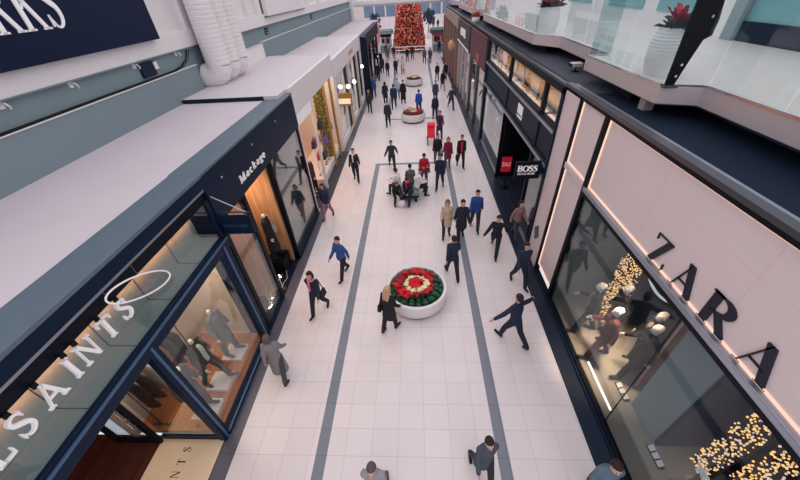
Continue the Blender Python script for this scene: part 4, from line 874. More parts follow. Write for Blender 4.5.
tag(MB().box(4.08, 5.4, 11.05, 15.3, .01, .03).build('entrance_mat', grid_mat('mat_tiles', (30, 34, 54), (70, 74, 92), .3, .3, 0, 0, w=.012, rough=.35)), 'dark gridded mat in the black doorway', 'mat')
for y, c, nm in ((16.3, (60, 64, 74), 'grey'), (17.7, (120, 112, 104), 'taupe'), (19.1, (30, 34, 44), 'black')): figure('mannequin', 'headless display figure in a %s suit in the window past the black doorway' % nm, 'mannequin', (4.65, y, .01), 85, 'model', 1.85, top=c, legs=c, skin='w', hair=None, headless=True)
figure('mannequin', 'headless display figure in the narrow lit window beside the pale pier', 'mannequin', (4.6, 10.3, .01), 85, 'model', 1.85, top=(110, 100, 90), legs=(60, 60, 70), skin='w', hair=None, headless=True)
for a, b in ((9.6, 10.8), (11.0, 15.2), (15.4, 20.3)): area('trough_lamp', (4.34, (a + b) / 2, 4.54), .2, b - a - .2, 4 * (b - a), (255, 190, 120), (PI, 0, 0))
area('suit_lamp', (4.6, 10.3, 3.2), .5, .9, 12, (255, 220, 170)); area('suit_lamp', (4.7, 17.8, 3.2), .6, 4, 45, (255, 232, 214)); 
# maroon shop, white logo shop and beyond
t = thing('shopfront', 'maroon fascia shopfront next beyond the dark steel one', 'shopfront', (4, 23, 0))
box('fascia', 'maroon', (3.9, 4.2, 20.5, 26.6, 3.85, 5.5), t, .01); box('badge', mat('badge_rust', (176, 92, 70), .5), (3.88, 3.9, 22.6, 23.6, 4.0, 4.4), t)
for y in (20.5, 23.4, 26.3): box('post', 'steel_dark', (3.95, 4.15, y, y + .25, 0, 3.85), t)
for a, b in ((20.75, 23.4), (23.65, 26.3)): box('window_pane', 'mirror_glass', (4.05, 4.07, a, b, 0, 3.85), t)
t = thing('shopfront', 'charcoal fascia shopfront with a white block logo, beyond the maroon one', 'shopfront', (4, 30, 0))
box('fascia', mat('brown_black', (62, 48, 60), .5), (3.85, 4.2, 26.8, 34, 3.9, 5.5), t, .01)
for k, (a, b, c, d) in enumerate(((29.0, 29.9, 4.5, 5.05), (30.1, 31.0, 4.55, 5.05), (31.2, 32.0, 4.5, 5.0))): box('logo_block', 'letter_white', (3.83, 3.85, a, b, c, d), t)
box('light_strip', 'letter_white', (3.82, 3.86, 26.9, 33.8, 3.9, 4.0), t)
for y in (26.8, 29.3, 31.6, 33.8): box('post', 'steel', (3.95, 4.15, y, y + .25, 0, 3.9), t)
for a, b in ((27.05, 29.3), (29.55, 31.6), (31.85, 33.8)): box('window_pane', 'mirror_glass', (4.05, 4.07, a, b, 0, 3.9), t)
t = thing('globe_lamp', 'small glowing lamp in the window beyond the maroon shop', 'lamp', (4.3, 28, 2)); MB().ball((4.4, 27.4, 1.9), .12, 12, 8).build('globe', 'globe', t, True); MB().tube([(4.4, 27.4, 2.0), (4.4, 27.4, 3.8)], .012, 5).build('stem', 'black', t)
t = thing('shopfront', 'beige far shopfront with a row of brown pilasters', 'shopfront', (4, 42, 0)); box('fascia', mat('far_beige', (160, 140, 132), .7), (3.85, 4.3, 34.2, 50, 4.7, 5.5), t)
for y in (34.3, 37.2, 40.2, 43.2, 46.2, 49.2): box('pilaster', mat('brown_pier', (142, 108, 98), .6), (3.75, 4.2, y, y + .5, 0, 4.7), t)
for y in (34.9, 37.8, 40.8, 43.8, 46.8): box('window_pane', 'mirror_glass', (4.05, 4.07, y, y + 2.3, 0, 4.7), t)
t = thing('wall_sign', 'carved pale ornament on the beige far shopfront', 'sign', (3.8, 38, 3)); MB().lathe([(.02, -.5), (.3, -.35), (.42, 0), (.3, .35), (.02, .5)], (3.72, 37.45, 3.0), 12).build('ornament', 'copper_panel', t, True)
area('far_lamp', (5.5, 30, 3.7), 1.6, 10, 60, (255, 220, 190)); area('far_lamp', (5.5, 42, 3.5), 1.6, 12, 60, (255, 214, 180))

# ================================================================ balcony: fascia, glass, posts, pots
t = thing('balcony_edge', 'brushed steel stepped balcony edge over the right hand shops', 'balcony edge', (4.5, 15, 6.0))
def run(pts, th, z0, z1):
    mb = MB()
    for (x0, y0), (x1, y1) in zip(pts, pts[1:]):
        d = Vector((x1 - x0, y1 - y0, 0)).normalized(); n = Vector((d.y, -d.x, 0)) * th
        mb.prism([(x0, y0, z0), (x1, y1, z0), (x1 + n.x, y1 + n.y, z0), (x0 + n.x, y0 + n.y, z0)], (0, 0, z1 - z0))
    return mb
run(rail, .03, 5.99, 6.30).build('fascia', 'steel', t); run([(x - .012, y) for x, y in rail], .05, 6.30, 6.325).build('nosing', 'chrome', t); run([(x + .02, y) for x, y in rail], .14, 5.97, 5.99).build('drip_edge', 'steel_dark', t)
t = thing('glass_balustrade', 'clear glass balustrade panels along the stepped balcony edge', 'balustrade', (4.6, 15, 6.3))
for (x0, y0), (x1, y1) in zip(rail, rail[1:]):
    L = math.hypot(x1 - x0, y1 - y0); n = max(1, round(L / 1.6))
    for k in range(n):
        a, b = (k + .012) / n, (k + .988) / n
        run([(x0 + .06 + (x1 - x0) * a, y0 + (y1 - y0) * a), (x0 + .06 + (x1 - x0) * b, y0 + (y1 - y0) * b)], .014, 6.325, 7.62).build('glass_panel', 'rail_glass', t)
run([(x + .04, y) for x, y in rail], .06, 7.62, 7.67).build('handrail', 'steel', t)
t = thing('balustrade_fin', 'black tapered steel fin bolted at the near corner of the glass balustrade', 'post', (4.9, 6.7, 6.3))
MB().prism([(4.50, 6.50, 6.3), (4.64, 6.50, 6.3), (4.73, 6.50, 6.70), (4.81, 6.50, 7.02), (4.92, 6.50, 7.08), (4.92, 6.50, 7.3), (4.84, 6.50, 7.7), (4.46, 6.50, 7.7)], (0, .04, 0)).build('plate', 'black', t)
for x, z in ((4.60, 6.48), (4.62, 6.66), (4.78, 7.35)): MB().tube([(x, 6.50, z), (x, 6.475, z)], .022, 10).build('bolt', 'chrome', t)
box('base_shoe', 'steel_dark', (4.48, 4.72, 6.48, 6.56, 6.28, 6.33), t)
def pot(x, y, z, r, h, lb, lb2, seed, n=34, cols=('leaf_red', 'leaf_dark'), big=1.0):
    t = thing('ribbed_pot', lb, 'pot', (x, y, z)); prof = []
    k = 15
    for i in range(k):
        u = i / k; b = r * (.70 + .30 * math.sin(PI * (.12 + .80 * u)))
        prof += [(b * .985, h * u), (b, h * (u + .3 / k)), (b, h * (u + .7 / k))]
    top = prof[-1][0]
    prof += [(top, h), (top - .03, h), (top - .04, h - .1)]
    MB().lathe(prof, (x, y, z), 36, True, False).build('pot_body', 'white_metal', t); MB().lathe([(.001, h - .08), (top - .03, h - .08)], (x, y, z), 24, False, False).build('soil', mat('soil', (46, 36, 32), .9), t)
    p = thing('potted_plant', lb2, 'plant', (x, y, z + h - .06)); rr = random.Random(seed)
    for cname, cnt, l0, el in ((cols[1], n, .34 * big, (10, 45)), (cols[0], n, .30 * big, (25, 75))):
        mb = MB()
        for i in range(cnt):
            a = rr.uniform(0, 2 * PI); e = math.radians(rr.uniform(*el)); L = l0 * rr.uniform(.7, 1.15); d = Vector((math.cos(a) * math.cos(e), math.sin(a) * math.cos(e), math.sin(e))); sd = Vector((-math.sin(a), math.cos(a), 0)); c = Vector((x, y, z + h - .02)) + Vector((math.cos(a), math.sin(a), 0)) * rr.uniform(0, top * .5) + Vector((0, 0, rr.uniform(0, .14) * big if cname == cols[0] else 0))
            w_ = L * .20; pts = [c, c + d * L * .35 + sd * w_, c + d * L * .7 + sd * w_ * .7, c + d * L - Vector((0, 0, L * .2)), c + d * L * .7 - sd * w_ * .7, c + d * L * .35 - sd * w_]
            v = [mb.bm.verts.new(q) for q in pts]; mb.face([v[0], v[1], v[2], v[3]]); mb.face([v[0], v[3], v[4], v[5]])
        mb.build('red_bracts' if cname == cols[0] else 'leaves', cname, p)
    MB().tube([(x, y, z + h - .08), (x, y, z + h + .1)], .02, 6).build('stem', 'leaf_dark', p)
mat('leaf_red', (176, 26, 58), .5, var=.3, scale=6); mat('leaf_dark', (24, 42, 44), .5, var=.3, scale=6); mat('leaf_green', (30, 86, 62), .5, var=.35, scale=8); mat('leaf_cream', (250, 238, 190), .5, var=.08, scale=8); mat('leaf_orange', (206, 120, 80), .6, var=.3)
mat('bract_red', (216, 16, 44), .5, var=.25, scale=8); mat('bract_crimson', (168, 14, 44), .5, var=.25, scale=8)
pot(4.98, 7.5, 6.29, .36, .82, 'big white ribbed pot on the balcony by the black fin', 'red-leaved plant in the ribbed pot by the black fin', 5, 24, big=1.15)
pot(5.0, 14.85, 6.29, .40, .80, 'white ribbed pot on the balcony at the second step of the glass', 'red flowering plant in the ribbed pot at the second step of the glass', 6, 60, big=1.25)
pot(5.0, 29.3, 6.29, .40, .80, 'white ribbed pot far along the balcony', 'red flowering plant in the pot far along the balcony', 7, 34)
pot(4.25, 27.2, 5.7, .28, .3, 'low pot on the shop ledge far along the balcony', 'pale orange plant on the shop ledge far along the balcony', 8, 34, ('leaf_orange', 'leaf_orange'))
for x, y, lb in ((4.75, 10.9, 'small steel spotlight box on the dark ledge above the badge'), (4.72, 21.5, 'small steel spotlight box on the dark ledge above the maroon shop')):
    t = thing('spotlight', lb, 'lamp', (x, y, 5.7)); box('base', 'black', (x - .08, x + .08, y - .08, y + .08, 5.7, 5.73), t); MB().tube([(x, y, 5.73), (x, y, 5.84)], .02, 6).build('stem', 'black', t); box('housing', 'steel', (x - .16, x + .14, y - .13, y + .13, 5.84, 5.94), t, .01); box('lens', 'black', (x - .19, x - .16, y - .10, y + .10, 5.85, 5.92), t)
for x, y, lb in ((4.78, 8.2, 'dark vent box on the ledge under the balcony near the black fin'), (5.0, 14.9, 'dark vent box on the ledge under the second balcony step')):
    t = thing('wall_vent', lb, 'vent', (x, y, 5.7)); box('frame', 'black', (x, x + .3, y - .4, y + .4, 5.7, 5.96), t, .005); MB().box(x - .01, x, y - .36, y + .36, 5.76, 5.79).box(x - .01, x, y - .36, y + .36, 5.84, 5.87).build('slats', 'navy', t)
t = thing('ledge_block', 'small steel block on the dark ledge under the near balcony corner', 'block', (4.75, 7.2, 5.7)); box('block', 'steel', (4.66, 4.86, 7.1, 7.3, 5.7, 5.95), t, .01); box('cap', 'silver', (4.65, 4.87, 7.09, 7.31, 5.95, 5.97), t)

# ================================================================ planters in the mall
def planter(cx, cy, R_, H_, lb, n_rings, gl, seed):
    t = thing('round_planter', lb, 'planter', (cx, cy, 0)); rr = random.Random(seed)
    MB().lathe([(R_ * .86, 0), (R_ * .86, .09)], (cx, cy, 0), 48).build('plinth', 'navy_dark', t)
    MB().lathe([(R_ * .90, .09), (R_ * .955, .14), (R_ * .985, .3), (R_, H_ - .03), (R_ * .985, H_), (R_ * .90, H_), (R_ * .885, H_ - .03), (R_ * .87, H_ - .16)], (cx, cy, 0), 64, True, False).build('bowl', 'white_metal', t, True); MB().lathe([(.001, H_ - .14), (R_ * .88, H_ - .14)], (cx, cy, 0), 48, False, False).build('soil', mat('soil', (46, 36, 32), .9), t)
    kinds = {}
    def proto(kind):
        nm = {'r': 'bract_red', 'm': 'bract_crimson', 'c': 'leaf_cream', 'g': 'leaf_green'}[kind]
        leafs, br = MB(), MB(); q = random.Random(kind)
        def leaf(mb, a, e, L, w_, z):
            d = Vector((math.cos(a) * math.cos(e), math.sin(a) * math.cos(e), math.sin(e))); sd = Vector((-math.sin(a), math.cos(a), 0)); c = Vector((0, 0, z))
            pts = [c, c + d * L * .35 + sd * w_, c + d * L * .7 + sd * w_ * .8, c + d * L - Vector((0, 0, .02)), c + d * L * .7 - sd * w_ * .8, c + d * L * .35 - sd * w_]
            v = [mb.bm.verts.new(p) for p in pts]; mb.face([v[0], v[1], v[2], v[3]]); mb.face([v[0], v[3], v[4], v[5]])
        for i in range(9): leaf(leafs, i * .7 + q.random() * .3, q.uniform(.1, .5), q.uniform(.10, .15), .032, q.uniform(.05, .12))
        for i in range(11): leaf(br, i * .571 + q.random() * .2, q.uniform(.15, .6) if i > 4 else q.uniform(.5, .9), q.uniform(.09, .13), .034, .16 + q.random() * .02)
        return leafs.mesh('leaves'), br.mesh('bracts'), nm
    def plant(kind, x, y):
        if kind not in PK:
            PK[kind] = proto(kind)
            PK[kind][0].materials.append(MATS['leaf_green']); PK[kind][1].materials.append(MATS[PK[kind][2]])
        lm, bmh, nm = PK[kind]
        what = {'r': 'bright red poinsettia', 'm': 'deep crimson poinsettia', 'c': 'cream poinsettia', 'g': 'leafy green plant'}[kind]; where = {'r': 'in the middle and outer red rings', 'm': 'among the outer red ring', 'c': 'in the cream ring', 'g': 'along the green rim'}[kind]
        p = thing('poinsettia' if kind != 'g' else 'leafy_plant', '%s %s of the %s' % (what, where, gl), 'plant', (x, y, H_ - .135), rr.uniform(0, 6.28), group='%ss %s of the %s' % (what, where, gl))
        for me in (lm, bmh):
            o = bpy.data.objects.new(me.name.split('.')[0], me); COL.objects.link(o); o.parent = p
        sc = rr.uniform(.95, 1.2) * (.85 if kind == 'g' else 1.05); p.scale = (sc, sc, sc * rr.uniform(.9, 1.15) * (.7 if kind == 'g' else 1.0))
    for frac, cnt, ks in n_rings:
        for i in range(cnt):
            a = 2 * PI * i / cnt + frac * 3; k = ks(a, rr); rad = R_ * frac * rr.uniform(.96, 1.03); plant(k, cx + rad * math.cos(a), cy + rad * math.sin(a))
PK = {}
full = [(.0, 1, lambda a, r: 'r'), (.17, 6, lambda a, r: 'r'), (.33, 11, lambda a, r: 'c'), (.50, 16, lambda a, r: r.choice('rrm')), (.655, 20, lambda a, r: 'g' if -2.0 < ((a + PI) % (2 * PI)) - PI < .4 else r.choice('rm')), (.80, 21, lambda a, r: 'g')]
planter(-.08, 7.12, .95, .62, 'large white round planter of poinsettias nearest the camera', full, 'nearest planter', 1)
mid = [(.0, 1, lambda a, r: 'c'), (.25, 6, lambda a, r: 'c'), (.5, 12, lambda a, r: 'r'), (.76, 18, lambda a, r: r.choice('mmg'))]
planter(-.2, 24.6, .90, .6, 'second white round planter, beyond the group on the bench', mid, 'second planter', 2)
planter(-.1, 35.4, .88, .62, 'third white round planter, furthest down the mall before the tree', mid, 'third planter', 3)

# ================================================================ tree, rail, kiosks, bridge at the far end
t = thing('christmas_tree', 'giant red and gold decorated tree at the end of the mall', 'tree', (-.75, 57, 0)); rr = random.Random(5)
def tr(z): return 2.55 * (1 - z / 17) if z > .8 else 2.4
mb = MB(); prof = []
for i in range(41):
    z = .3 + 13.4 * i / 40; prof += [(max(.05, tr(z) * 1.0), z), (max(.05, tr(z) * .88), z + .16)]
mb.lathe(prof, (-.75, 57, 0), 40).build('foliage', mat('tree_green', (110, 62, 48), .8, var=.4, scale=8), t); MB().tube([(-.75, 57, 0), (-.75, 57, .5)], .4, 14).build('trunk', 'bark', t)
mats = [mat('ball_red', (226, 70, 66), .3, var=.1), mat('ball_orange', (244, 128, 108), .3, var=.1), mat('ball_gold', (242, 196, 150), .3, metal=.4, var=.1), mat('ball_deep', (168, 40, 46), .3, var=.1)]
pm = [MB().ball((0, 0, 0), .13, 10, 8).mesh('ornament', True) for m in mats]
for me, m in zip(pm, mats): me.materials.append(m)
for i in range(96):
    z = rr.uniform(.5, 8); a = rr.uniform(-PI, 0); o = bpy.data.objects.new('ornament', pm[rr.randrange(4)]); COL.objects.link(o); o.parent = t; r_ = tr(z) * .99; o.location = (r_ * math.cos(a), r_ * math.sin(a), z)
mb = MB()
for i in range(4200):
    z = rr.uniform(.35, 13.2) if i % 3 else rr.uniform(.35, 8); a = rr.uniform(0, 2 * PI); mb.mi = rr.choice((0, 0, 1, 1, 2, 3)); r_ = tr(z) * .97; mb.ball((-.75 + r_ * math.cos(a), 57 + r_ * math.sin(a), z), rr.uniform(.06, .115), 6, 4)
tag(mb.build('small_ornaments', mats, t), kind='stuff')
t = thing('barrier_rail', 'low white barrier rail in front of the giant decorated tree', 'barrier', (0, 53.6, 0))
for z in (.95, .55): MB().tube([(-3.4, 53.6, z), (2.6, 53.6, z)], .05, 8).build('rail', 'letter_white', t)
for i in range(6): MB().tube([(-3.4 + 1.2 * i, 53.6, 0), (-3.4 + 1.2 * i, 53.6, .95)], .04, 8).build('post', 'white_metal', t)
def kiosk(x0, x1, y0, y1, h, lb, roofm, bandm):
    t = thing('kiosk', lb, 'kiosk', (x0, y0, 0)); box('counter', 'teal_dark', (x0, x1, y0, y1, 0, .95), t, .02); box('counter_top', 'white_metal', (x0 - .1, x1 + .1, y0 - .1, y1, .95, 1.02), t)
    for x in (x0, (x0 + x1) / 2 - .06, x1 - .12):
        box('post', 'white_metal', (x, x + .12, y0, y0 + .12, 1.02, h - .5), t)
    box('back', 'beige_wall', (x0, x1, y1 - .1, y1, 1.02, h - .5), t); box('band', bandm, (x0 - .1, x1 + .1, y0 - .12, y1, h - .75, h - .4), t); MB().prism([(x0 - .4, y0 - .4, h - .4), (x1 + .4, y0 - .4, h - .4), (x1 + .2, y0 - .2, h), (x0 - .2, y0 - .2, h)], (0, y1 - y0 + .4, 0)).build('roof', roofm, t)
    for k in range(4): box('stock', ('navy', 'magenta', 'grey_wall', 'black')[k], (x0 + .15 + k * (x1 - x0 - .3) / 4, x0 + .15 + (k + .7) * (x1 - x0 - .3) / 4, y1 - .5, y1 - .12, 1.02, 1.5), t)
mat('kiosk_roof', (34, 70, 78), .6); mat('kiosk_band', (206, 60, 92), .5)
kiosk(-5.1, -3.5, 56, 58.5, 2.8, 'small grey kiosk beside the giant tree on the navy shop side', 'teal_dark', 'navy_dark'); kiosk(2.7, 5.0, 55, 58, 2.7, 'teal roofed kiosk with a red band on the balcony side of the tree', 'kiosk_roof', 'kiosk_band')
t = thing('footbridge', 'pale footbridge crossing high over the end of the mall', 'bridge', (0, 50, 5.6)); box('deck', 'white_metal', (-7.6, 4.3, 50.4, 53.4, 6.2, 6.6), t); box('balustrade', 'rail_glass', (-7.6, 4.3, 50.4, 50.44, 6.6, 7.7), t); MB().tube([(-7.6, 50.42, 7.72), (4.3, 50.42, 7.72)], .05, 8).build('handrail', 'steel', t)
for k in range(3): box('beam', 'white_wall', (-7.6, 4.3, 50.8 + k * 1.0, 51.0 + k * 1.0, 6.0, 6.2), t)
for x, y, lb in ((-6.6, 66, 'dark potted tree behind the grey kiosk'), (2.6, 70, 'dark potted tree behind the giant decorated tree'), (6.5, 66, 'dark potted tree past the teal roofed kiosk')):
    t = thing('potted_tree', lb, 'tree', (x, y, 0)); MB().lathe([(.5, 0), (.65, .8), (.6, .8)], (x, y, 0), 16).build('pot', 'white_metal', t); MB().tube([(x, y, .7), (x + .1, y, 2.4)], [.12, .07], 8).build('trunk', 'bark', t)
    mb = MB(); rr = random.Random(int(y * 10 + x))
    for i in range(130):
        a, b, q = rr.uniform(0, 6.28), rr.uniform(-1.3, 1.5), rr.uniform(.4, 1.3); mb.ball((x + q * math.cos(a) * math.cos(b), y + q * math.sin(a) * math.cos(b), 3.2 + q * .9 * math.sin(b)), rr.uniform(.12, .24), 5, 4)
    mb.build('crown', mat('far_leaf', (52, 64, 84), .8, var=.3), t)
# ================================================================ bench and people
t = thing('bench', 'low grey bench under the seated group in the middle of the mall', 'bench', (-.3, 13.5, 0))
box('seat', mat('bench_grey', (112, 122, 132), .5), (-.85, .10, 13.0, 14.1, .36, .45), t, .015)
for x in (-.75, -.12): box('leg', 'navy', (x, x + .12, 13.05, 14.05, 0, .36), t, .01)
box('side_rail', 'navy', (-.83, .08, 13.02, 13.05, .26, .36), t)
SD = dict(drop=0)
P = figure
K = (22, 26, 38); N = (28, 38, 66)
def walk(lb, x, y, hd, pose, **k): return P('person', lb, 'person', (x, y, 0), hd, pose, **k)
walk('person with long blonde hair in a black coat with a handbag beside the nearest planter', -.86, 5.95, -28, 'amble', h=1.70, top=(18, 20, 32), legs=(40, 24, 32), hair='long', hcol=(196, 158, 122), style='coat', bag='Lhip', bagcol=(16, 18, 26), eyes=True)
walk('person in a bright blue jacket walking alone by the dark inlaid floor stripe', -2.6, 8.22, 150, 'stride', top=(44, 82, 150), legs=(24, 28, 44), eyes=True)
walk('person in dark clothes with a pink scarf near the marble corner', -3.1, 6.62, 170, 'stride2', top=(30, 32, 52), legs=(28, 30, 48), scarf=(214, 130, 150), hair='bob', bag='Lhip', eyes=True)
walk('person in a long grey coat alone by the window with the headless figures', -3.62, 4.5, 10, 'stride', h=1.64, top=(132, 126, 130), legs=(70, 68, 74), style='long_coat', hair='bob', hcol=(96, 80, 72))
walk('person in pale grey cut off by the lower edge of the picture', -.86, 1.95, 180, 'stride2', h=1.68, top=(150, 148, 156), legs=(90, 92, 104), style='coat', hcol=(90, 80, 80), hair='short', eyes=True)
walk('person in a slate coat near the lower edge beside the dark floor stripe', 1.18, 2.4, 190, 'stride', h=1.62, top=(70, 76, 90), legs=(34, 38, 52), style='coat', hair='short', eyes=True)
walk('person in grey blue at the lower edge beside the long display window', 3.15, 2.05, 175, 'amble', top=(92, 112, 130), legs=(50, 60, 76), eyes=True)
walk('person in navy striding past the far side of the nearest planter', 1.13, 8.1, 8, 'stride', top=(30, 40, 66), legs=(20, 26, 44))
walk('person in a beige coat on the dark floor stripe', 1.11, 10.36, 178, 'amble', h=1.66, top=(196, 170, 148), legs=(40, 44, 60), style='coat', hair='bob', hcol=(120, 90, 70), eyes=True)
walk('person in a long black coat on the stripe next to the beige coat', 1.64, 10.15, 182, 'stride2', h=1.78, top=(26, 32, 46), legs=(22, 26, 40), style='coat', eyes=True)
walk('person in a blue jacket walking near the black doorway', 2.28, 10.85, 172, 'stride', h=1.76, top=(36, 70, 148), legs=(40, 44, 62), eyes=True)
walk('person in black swinging both arms just outside the black doorway', 2.8, 9.4, 160, 'hurry', h=1.75, top=(20, 24, 36), legs=(22, 26, 40), eyes=True)
walk('person in faded rose brown stepping out over the dark threshold', 3.72, 10.2, 200, 'stride2', h=1.64, top=(150, 112, 112), legs=(64, 60, 74), hair='bob', eyes=True)
walk('person in navy hugging the dark border by the pale side panels', 3.25, 7.72, 185, 'stride', h=1.72, top=(32, 46, 72), legs=(22, 28, 46), eyes=True)
walk('person in navy with both arms flung wide beside the long display window', 2.51, 5.55, 30, 'reach', h=1.76, top=(28, 40, 66), legs=(26, 32, 50))
walk('person in dark clothes with a white scarf near the gold posts', -3.14, 15.3, 184, 'stride', h=1.74, top=(28, 32, 44), legs=(28, 30, 42), scarf=(236, 230, 232), eyes=True)
walk('person in navy and pink at the big reflecting pane', -3.93, 11.9, 176, 'stride2', h=1.66, top=(40, 42, 78), legs=(150, 108, 118), hair='bob', eyes=True)
walk('person in charcoal with loose arms at the corner of the inlaid stripe', -1.34, 16.6, 186, 'hurry', h=1.72, top=(48, 52, 64), legs=(30, 34, 48), eyes=True)
walk('person in a black jacket with a bag, beside the one in a maroon coat', 1.13, 16.9, 178, 'stride', h=1.72, top=(20, 24, 34), legs=(70, 84, 108), bag='Lhand', eyes=True)
walk('person in a maroon coat walking between two people in black jackets', 1.66, 16.55, 176, 'stride2', h=1.66, top=(128, 24, 56), legs=(60, 66, 92), style='coat', hair='bob', hcol=(120, 60, 50), eyes=True)
walk('person in an open black jacket over a red shirt carrying a bag', 2.36, 16.55, 180, 'stride', h=1.74, top=(20, 22, 32), legs=(24, 28, 42), inner=(210, 26, 60), bag='Rhand', eyes=True)
walk('person in dark navy walking beside the standing figure in red', 1.10, 14.25, 170, 'stride2', h=1.74, top=(28, 38, 64), legs=(34, 40, 60), eyes=True)
walk('person in a red jacket standing behind the bench with a grey bag', .34, 14.5, 190, 'hold', h=1.72, top=(172, 20, 44), legs=(64, 84, 124), hair='short', bag='Lhip', bagcol=(112, 112, 112), style='jacket', eyes=True)
def seated(lb, x, y, hd, pose='sit', **k):
    r = P('person', lb, 'person', (x, y, 0), hd, pose, **k); return r
seated('person in a white hooded jacket sitting on the bench end by the red jacket', .0, 13.62, -70, 'sit', top=(236, 230, 232), legs=(28, 32, 46), hair='cap', hcol=(50, 44, 48), style='puffer')
seated('person in a navy coat and red scarf sitting on the bench near side', -.36, 13.15, 160, 'sitlow', top=(24, 32, 58), legs=(24, 30, 52), scarf=(200, 28, 66), style='puffer')
seated('person in a white top sitting at the back corner of the bench', -.86, 13.72, 60, 'sit', top=(232, 228, 232), legs=(54, 56, 70), hair='short', style='jacket')
seated('person in mottled grey sitting in the middle of the seated group', -.30, 14.02, 10, 'sit', top=(84, 90, 96), legs=(40, 44, 56), hair='short', style='jacket')
seated('person in black crouched at the near corner of the bench', -.98, 13.08, 200, 'sitlow', top=(30, 28, 40), legs=(28, 30, 44), hair='bob', hcol=(128, 74, 74), style='jacket', h=1.5)
t = thing('shopping_bag', 'round white shopping bag on the floor at the near corner of the bench', 'bag', (-.7, 12.8, 0)); MB().lathe([(.14, 0), (.19, .08), (.20, .22), (.14, .32), (.08, .34)], (-.72, 12.7, 0), 18).build('bag_body', mat('bag_white', (228, 216, 222), .6), t, True); MB().tube([(-.79, 12.7, .32), (-.77, 12.7, .44), (-.67, 12.7, .44), (-.65, 12.7, .32)], .012, 6).build('handle', 'black', t)
walk('person in a plum coat pushing a red stroller', 1.50, 20.85, 184, 'push', h=1.70, top=(80, 36, 66), legs=(26, 32, 52), style='coat', eyes=True)
t = thing('stroller', 'red stroller with dark wheels pushed towards the camera', 'stroller', (.95, 20.2, 0))
MB().prism([(.72, 19.85, .42), (.72, 20.4, .38), (.72, 20.62, .95), (.72, 20.5, 1.02), (.72, 20.28, .55), (.72, 19.85, .55)], (.44, 0, 0)).build('seat', 'sale_red', t); MB().prism([(.70, 20.25, .98), (.70, 20.62, .85), (.70, 20.66, 1.08), (.70, 20.45, 1.2), (.70, 20.2, 1.12)], (.48, 0, 0)).build('hood', 'sale_red', t)
for x in (.72, 1.16):
    MB().tube([(x, 19.8, .15), (x, 20.3, .42), (x, 20.75, .98)], .02, 6).tube([(x, 20.65, .15), (x, 20.1, .5)], .02, 6).build('frame_side', 'black', t)
    for y in (19.8, 20.65): MB().tube([(x - .03, y, .14), (x + .03, y, .14)], .14, 16).build('wheel', 'black', t)
MB().tube([(.72, 20.75, .98), (1.16, 20.75, .98)], .022, 6).build('handle', 'black', t)
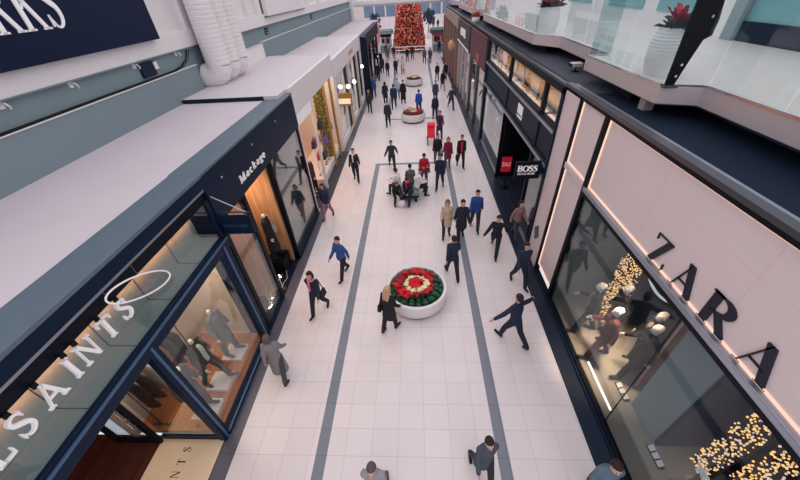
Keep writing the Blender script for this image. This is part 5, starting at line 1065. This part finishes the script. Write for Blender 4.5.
far = [
 ('person in dark navy far down by the white shopfront, apart from the couple', -2.98, 39.5, 182, 'stride', dict(top=(26, 32, 52))),
 ('person in a black coat walking beside the pale coat before the third planter', -2.13, 40.3, 178, 'stride2', dict(top=(24, 28, 40), style='coat')),
 ('person in a pale coat beside the third planter', -1.35, 40.7, 180, 'amble', dict(top=(216, 206, 204), legs=(60, 56, 64), style='coat', hair='bob')),
 ('person in black close to the far white shop posts', -3.84, 37.8, 176, 'stride', dict(top=(26, 26, 34))),
 ('person in a mid blue jacket by the globe lamps', -3.71, 31.2, 4, 'stride2', dict(top=(54, 84, 130), legs=(36, 44, 70))),
 ('person in a long charcoal coat walking away, nearest the middle window shop', -2.5, 28.86, 2, 'stride', dict(top=(34, 38, 52), style='coat', hair='bob')),
 ('person in a navy parka walking away beside the long charcoal coat', -1.74, 27.6, 0, 'stride2', dict(top=(30, 44, 82), style='puffer', h=1.82)),
 ('person in pale blue ahead of the navy parka', -1.55, 30.4, 178, 'amble', dict(top=(176, 192, 214), legs=(90, 100, 120))),
 ('person in a long black coat just beside the second planter', -1.02, 29.2, 178, 'stand', dict(top=(22, 26, 38), style='long_coat', h=1.78)),
 ('person in dark grey by the dark door bay of the white shop', -3.62, 26.8, 184, 'stride', dict(top=(44, 48, 60))),
 ('person in slate navy walking at the near side of the second planter', -1.96, 23.4, 186, 'stride2', dict(top=(36, 42, 66))),
 ('person in a bright blue hooded jacket right behind the second planter', .25, 25.9, 0, 'stand', dict(top=(24, 84, 190), legs=(30, 40, 70))),
 ('person in black beside the far dark floor stripe', 2.25, 36.6, 180, 'stride', dict(top=(24, 28, 40))),
 ('person in dark navy with a companion near the brown pilasters', 3.1, 36.8, 182, 'stride2', dict(top=(26, 32, 52))),
 ('person in a short black skirted coat following the far pair', 2.56, 32.9, 2, 'stride', dict(top=(24, 22, 30), style='coat', legs=(150, 130, 124), hair='bob', h=1.64)),
 ('person in slate blue walking on the stripe past the second planter', 1.66, 28.8, 180, 'stride2', dict(top=(50, 62, 88))),
 ('person in navy on the stripe right before the second planter', 1.40, 24.5, 178, 'stride', dict(top=(26, 34, 58))),
 ('person in grey swinging along by the maroon shop', 2.8, 27.0, 184, 'hurry', dict(top=(60, 66, 78))),
 ('person in dark plum near the grey kiosk', -2.82, 50.4, 180, 'stride', dict(top=(44, 34, 60))),
 ('person in black centred before the giant tree', -.95, 47.8, 180, 'stride2', dict(top=(22, 24, 34))),
 ('person in dark red standing right under the giant tree', -.30, 49.6, 180, 'stand', dict(top=(70, 26, 36))),
 ('person in grey on the balcony side before the giant tree', 1.22, 45.9, 4, 'stride', dict(top=(90, 96, 108))),
 ('person in slate beside the grey one before the giant tree', 1.9, 45.7, 2, 'stride2', dict(top=(66, 78, 96))),
 ('person in a navy coat by the dark end pier', -3.7, 41.2, 178, 'amble', dict(top=(30, 36, 60), style='coat', h=1.8)),
 ('person in olive passing the small dark projecting sign', -3.6, 50.2, 182, 'stride', dict(top=(112, 108, 72), legs=(84, 82, 60))),
 ('person in black and violet in front of the grey kiosk', -3.95, 52.6, 184, 'stand', dict(top=(50, 40, 86))),
 ('person in navy at the teal roofed kiosk counter', 3.5, 53.4, 0, 'stand', dict(top=(24, 34, 70))),
 ('person in dark blue far beyond the teal roofed kiosk, first of three', 4.2, 84.5, 180, 'stride', dict(top=(34, 40, 70))),
 ('person in black far beyond the teal roofed kiosk, middle of three', 5.2, 85.0, 182, 'stride2', dict(top=(24, 26, 36))),
 ('person in grey blue far beyond the teal roofed kiosk, last of three', 6.7, 85.5, 178, 'stride', dict(top=(70, 84, 110))),
]
hc = [(36, 28, 26), (60, 42, 34), (92, 66, 50), (26, 24, 28), (120, 92, 70)]
for i, (lb, x, y, hd, po, kw) in enumerate(far):
    kw = dict(dict(h=1.62 + .03 * (i % 6), hcol=hc[i % 5], legs=(30, 36, 54)), **kw)
    walk(lb, x, y, hd, po, **kw)
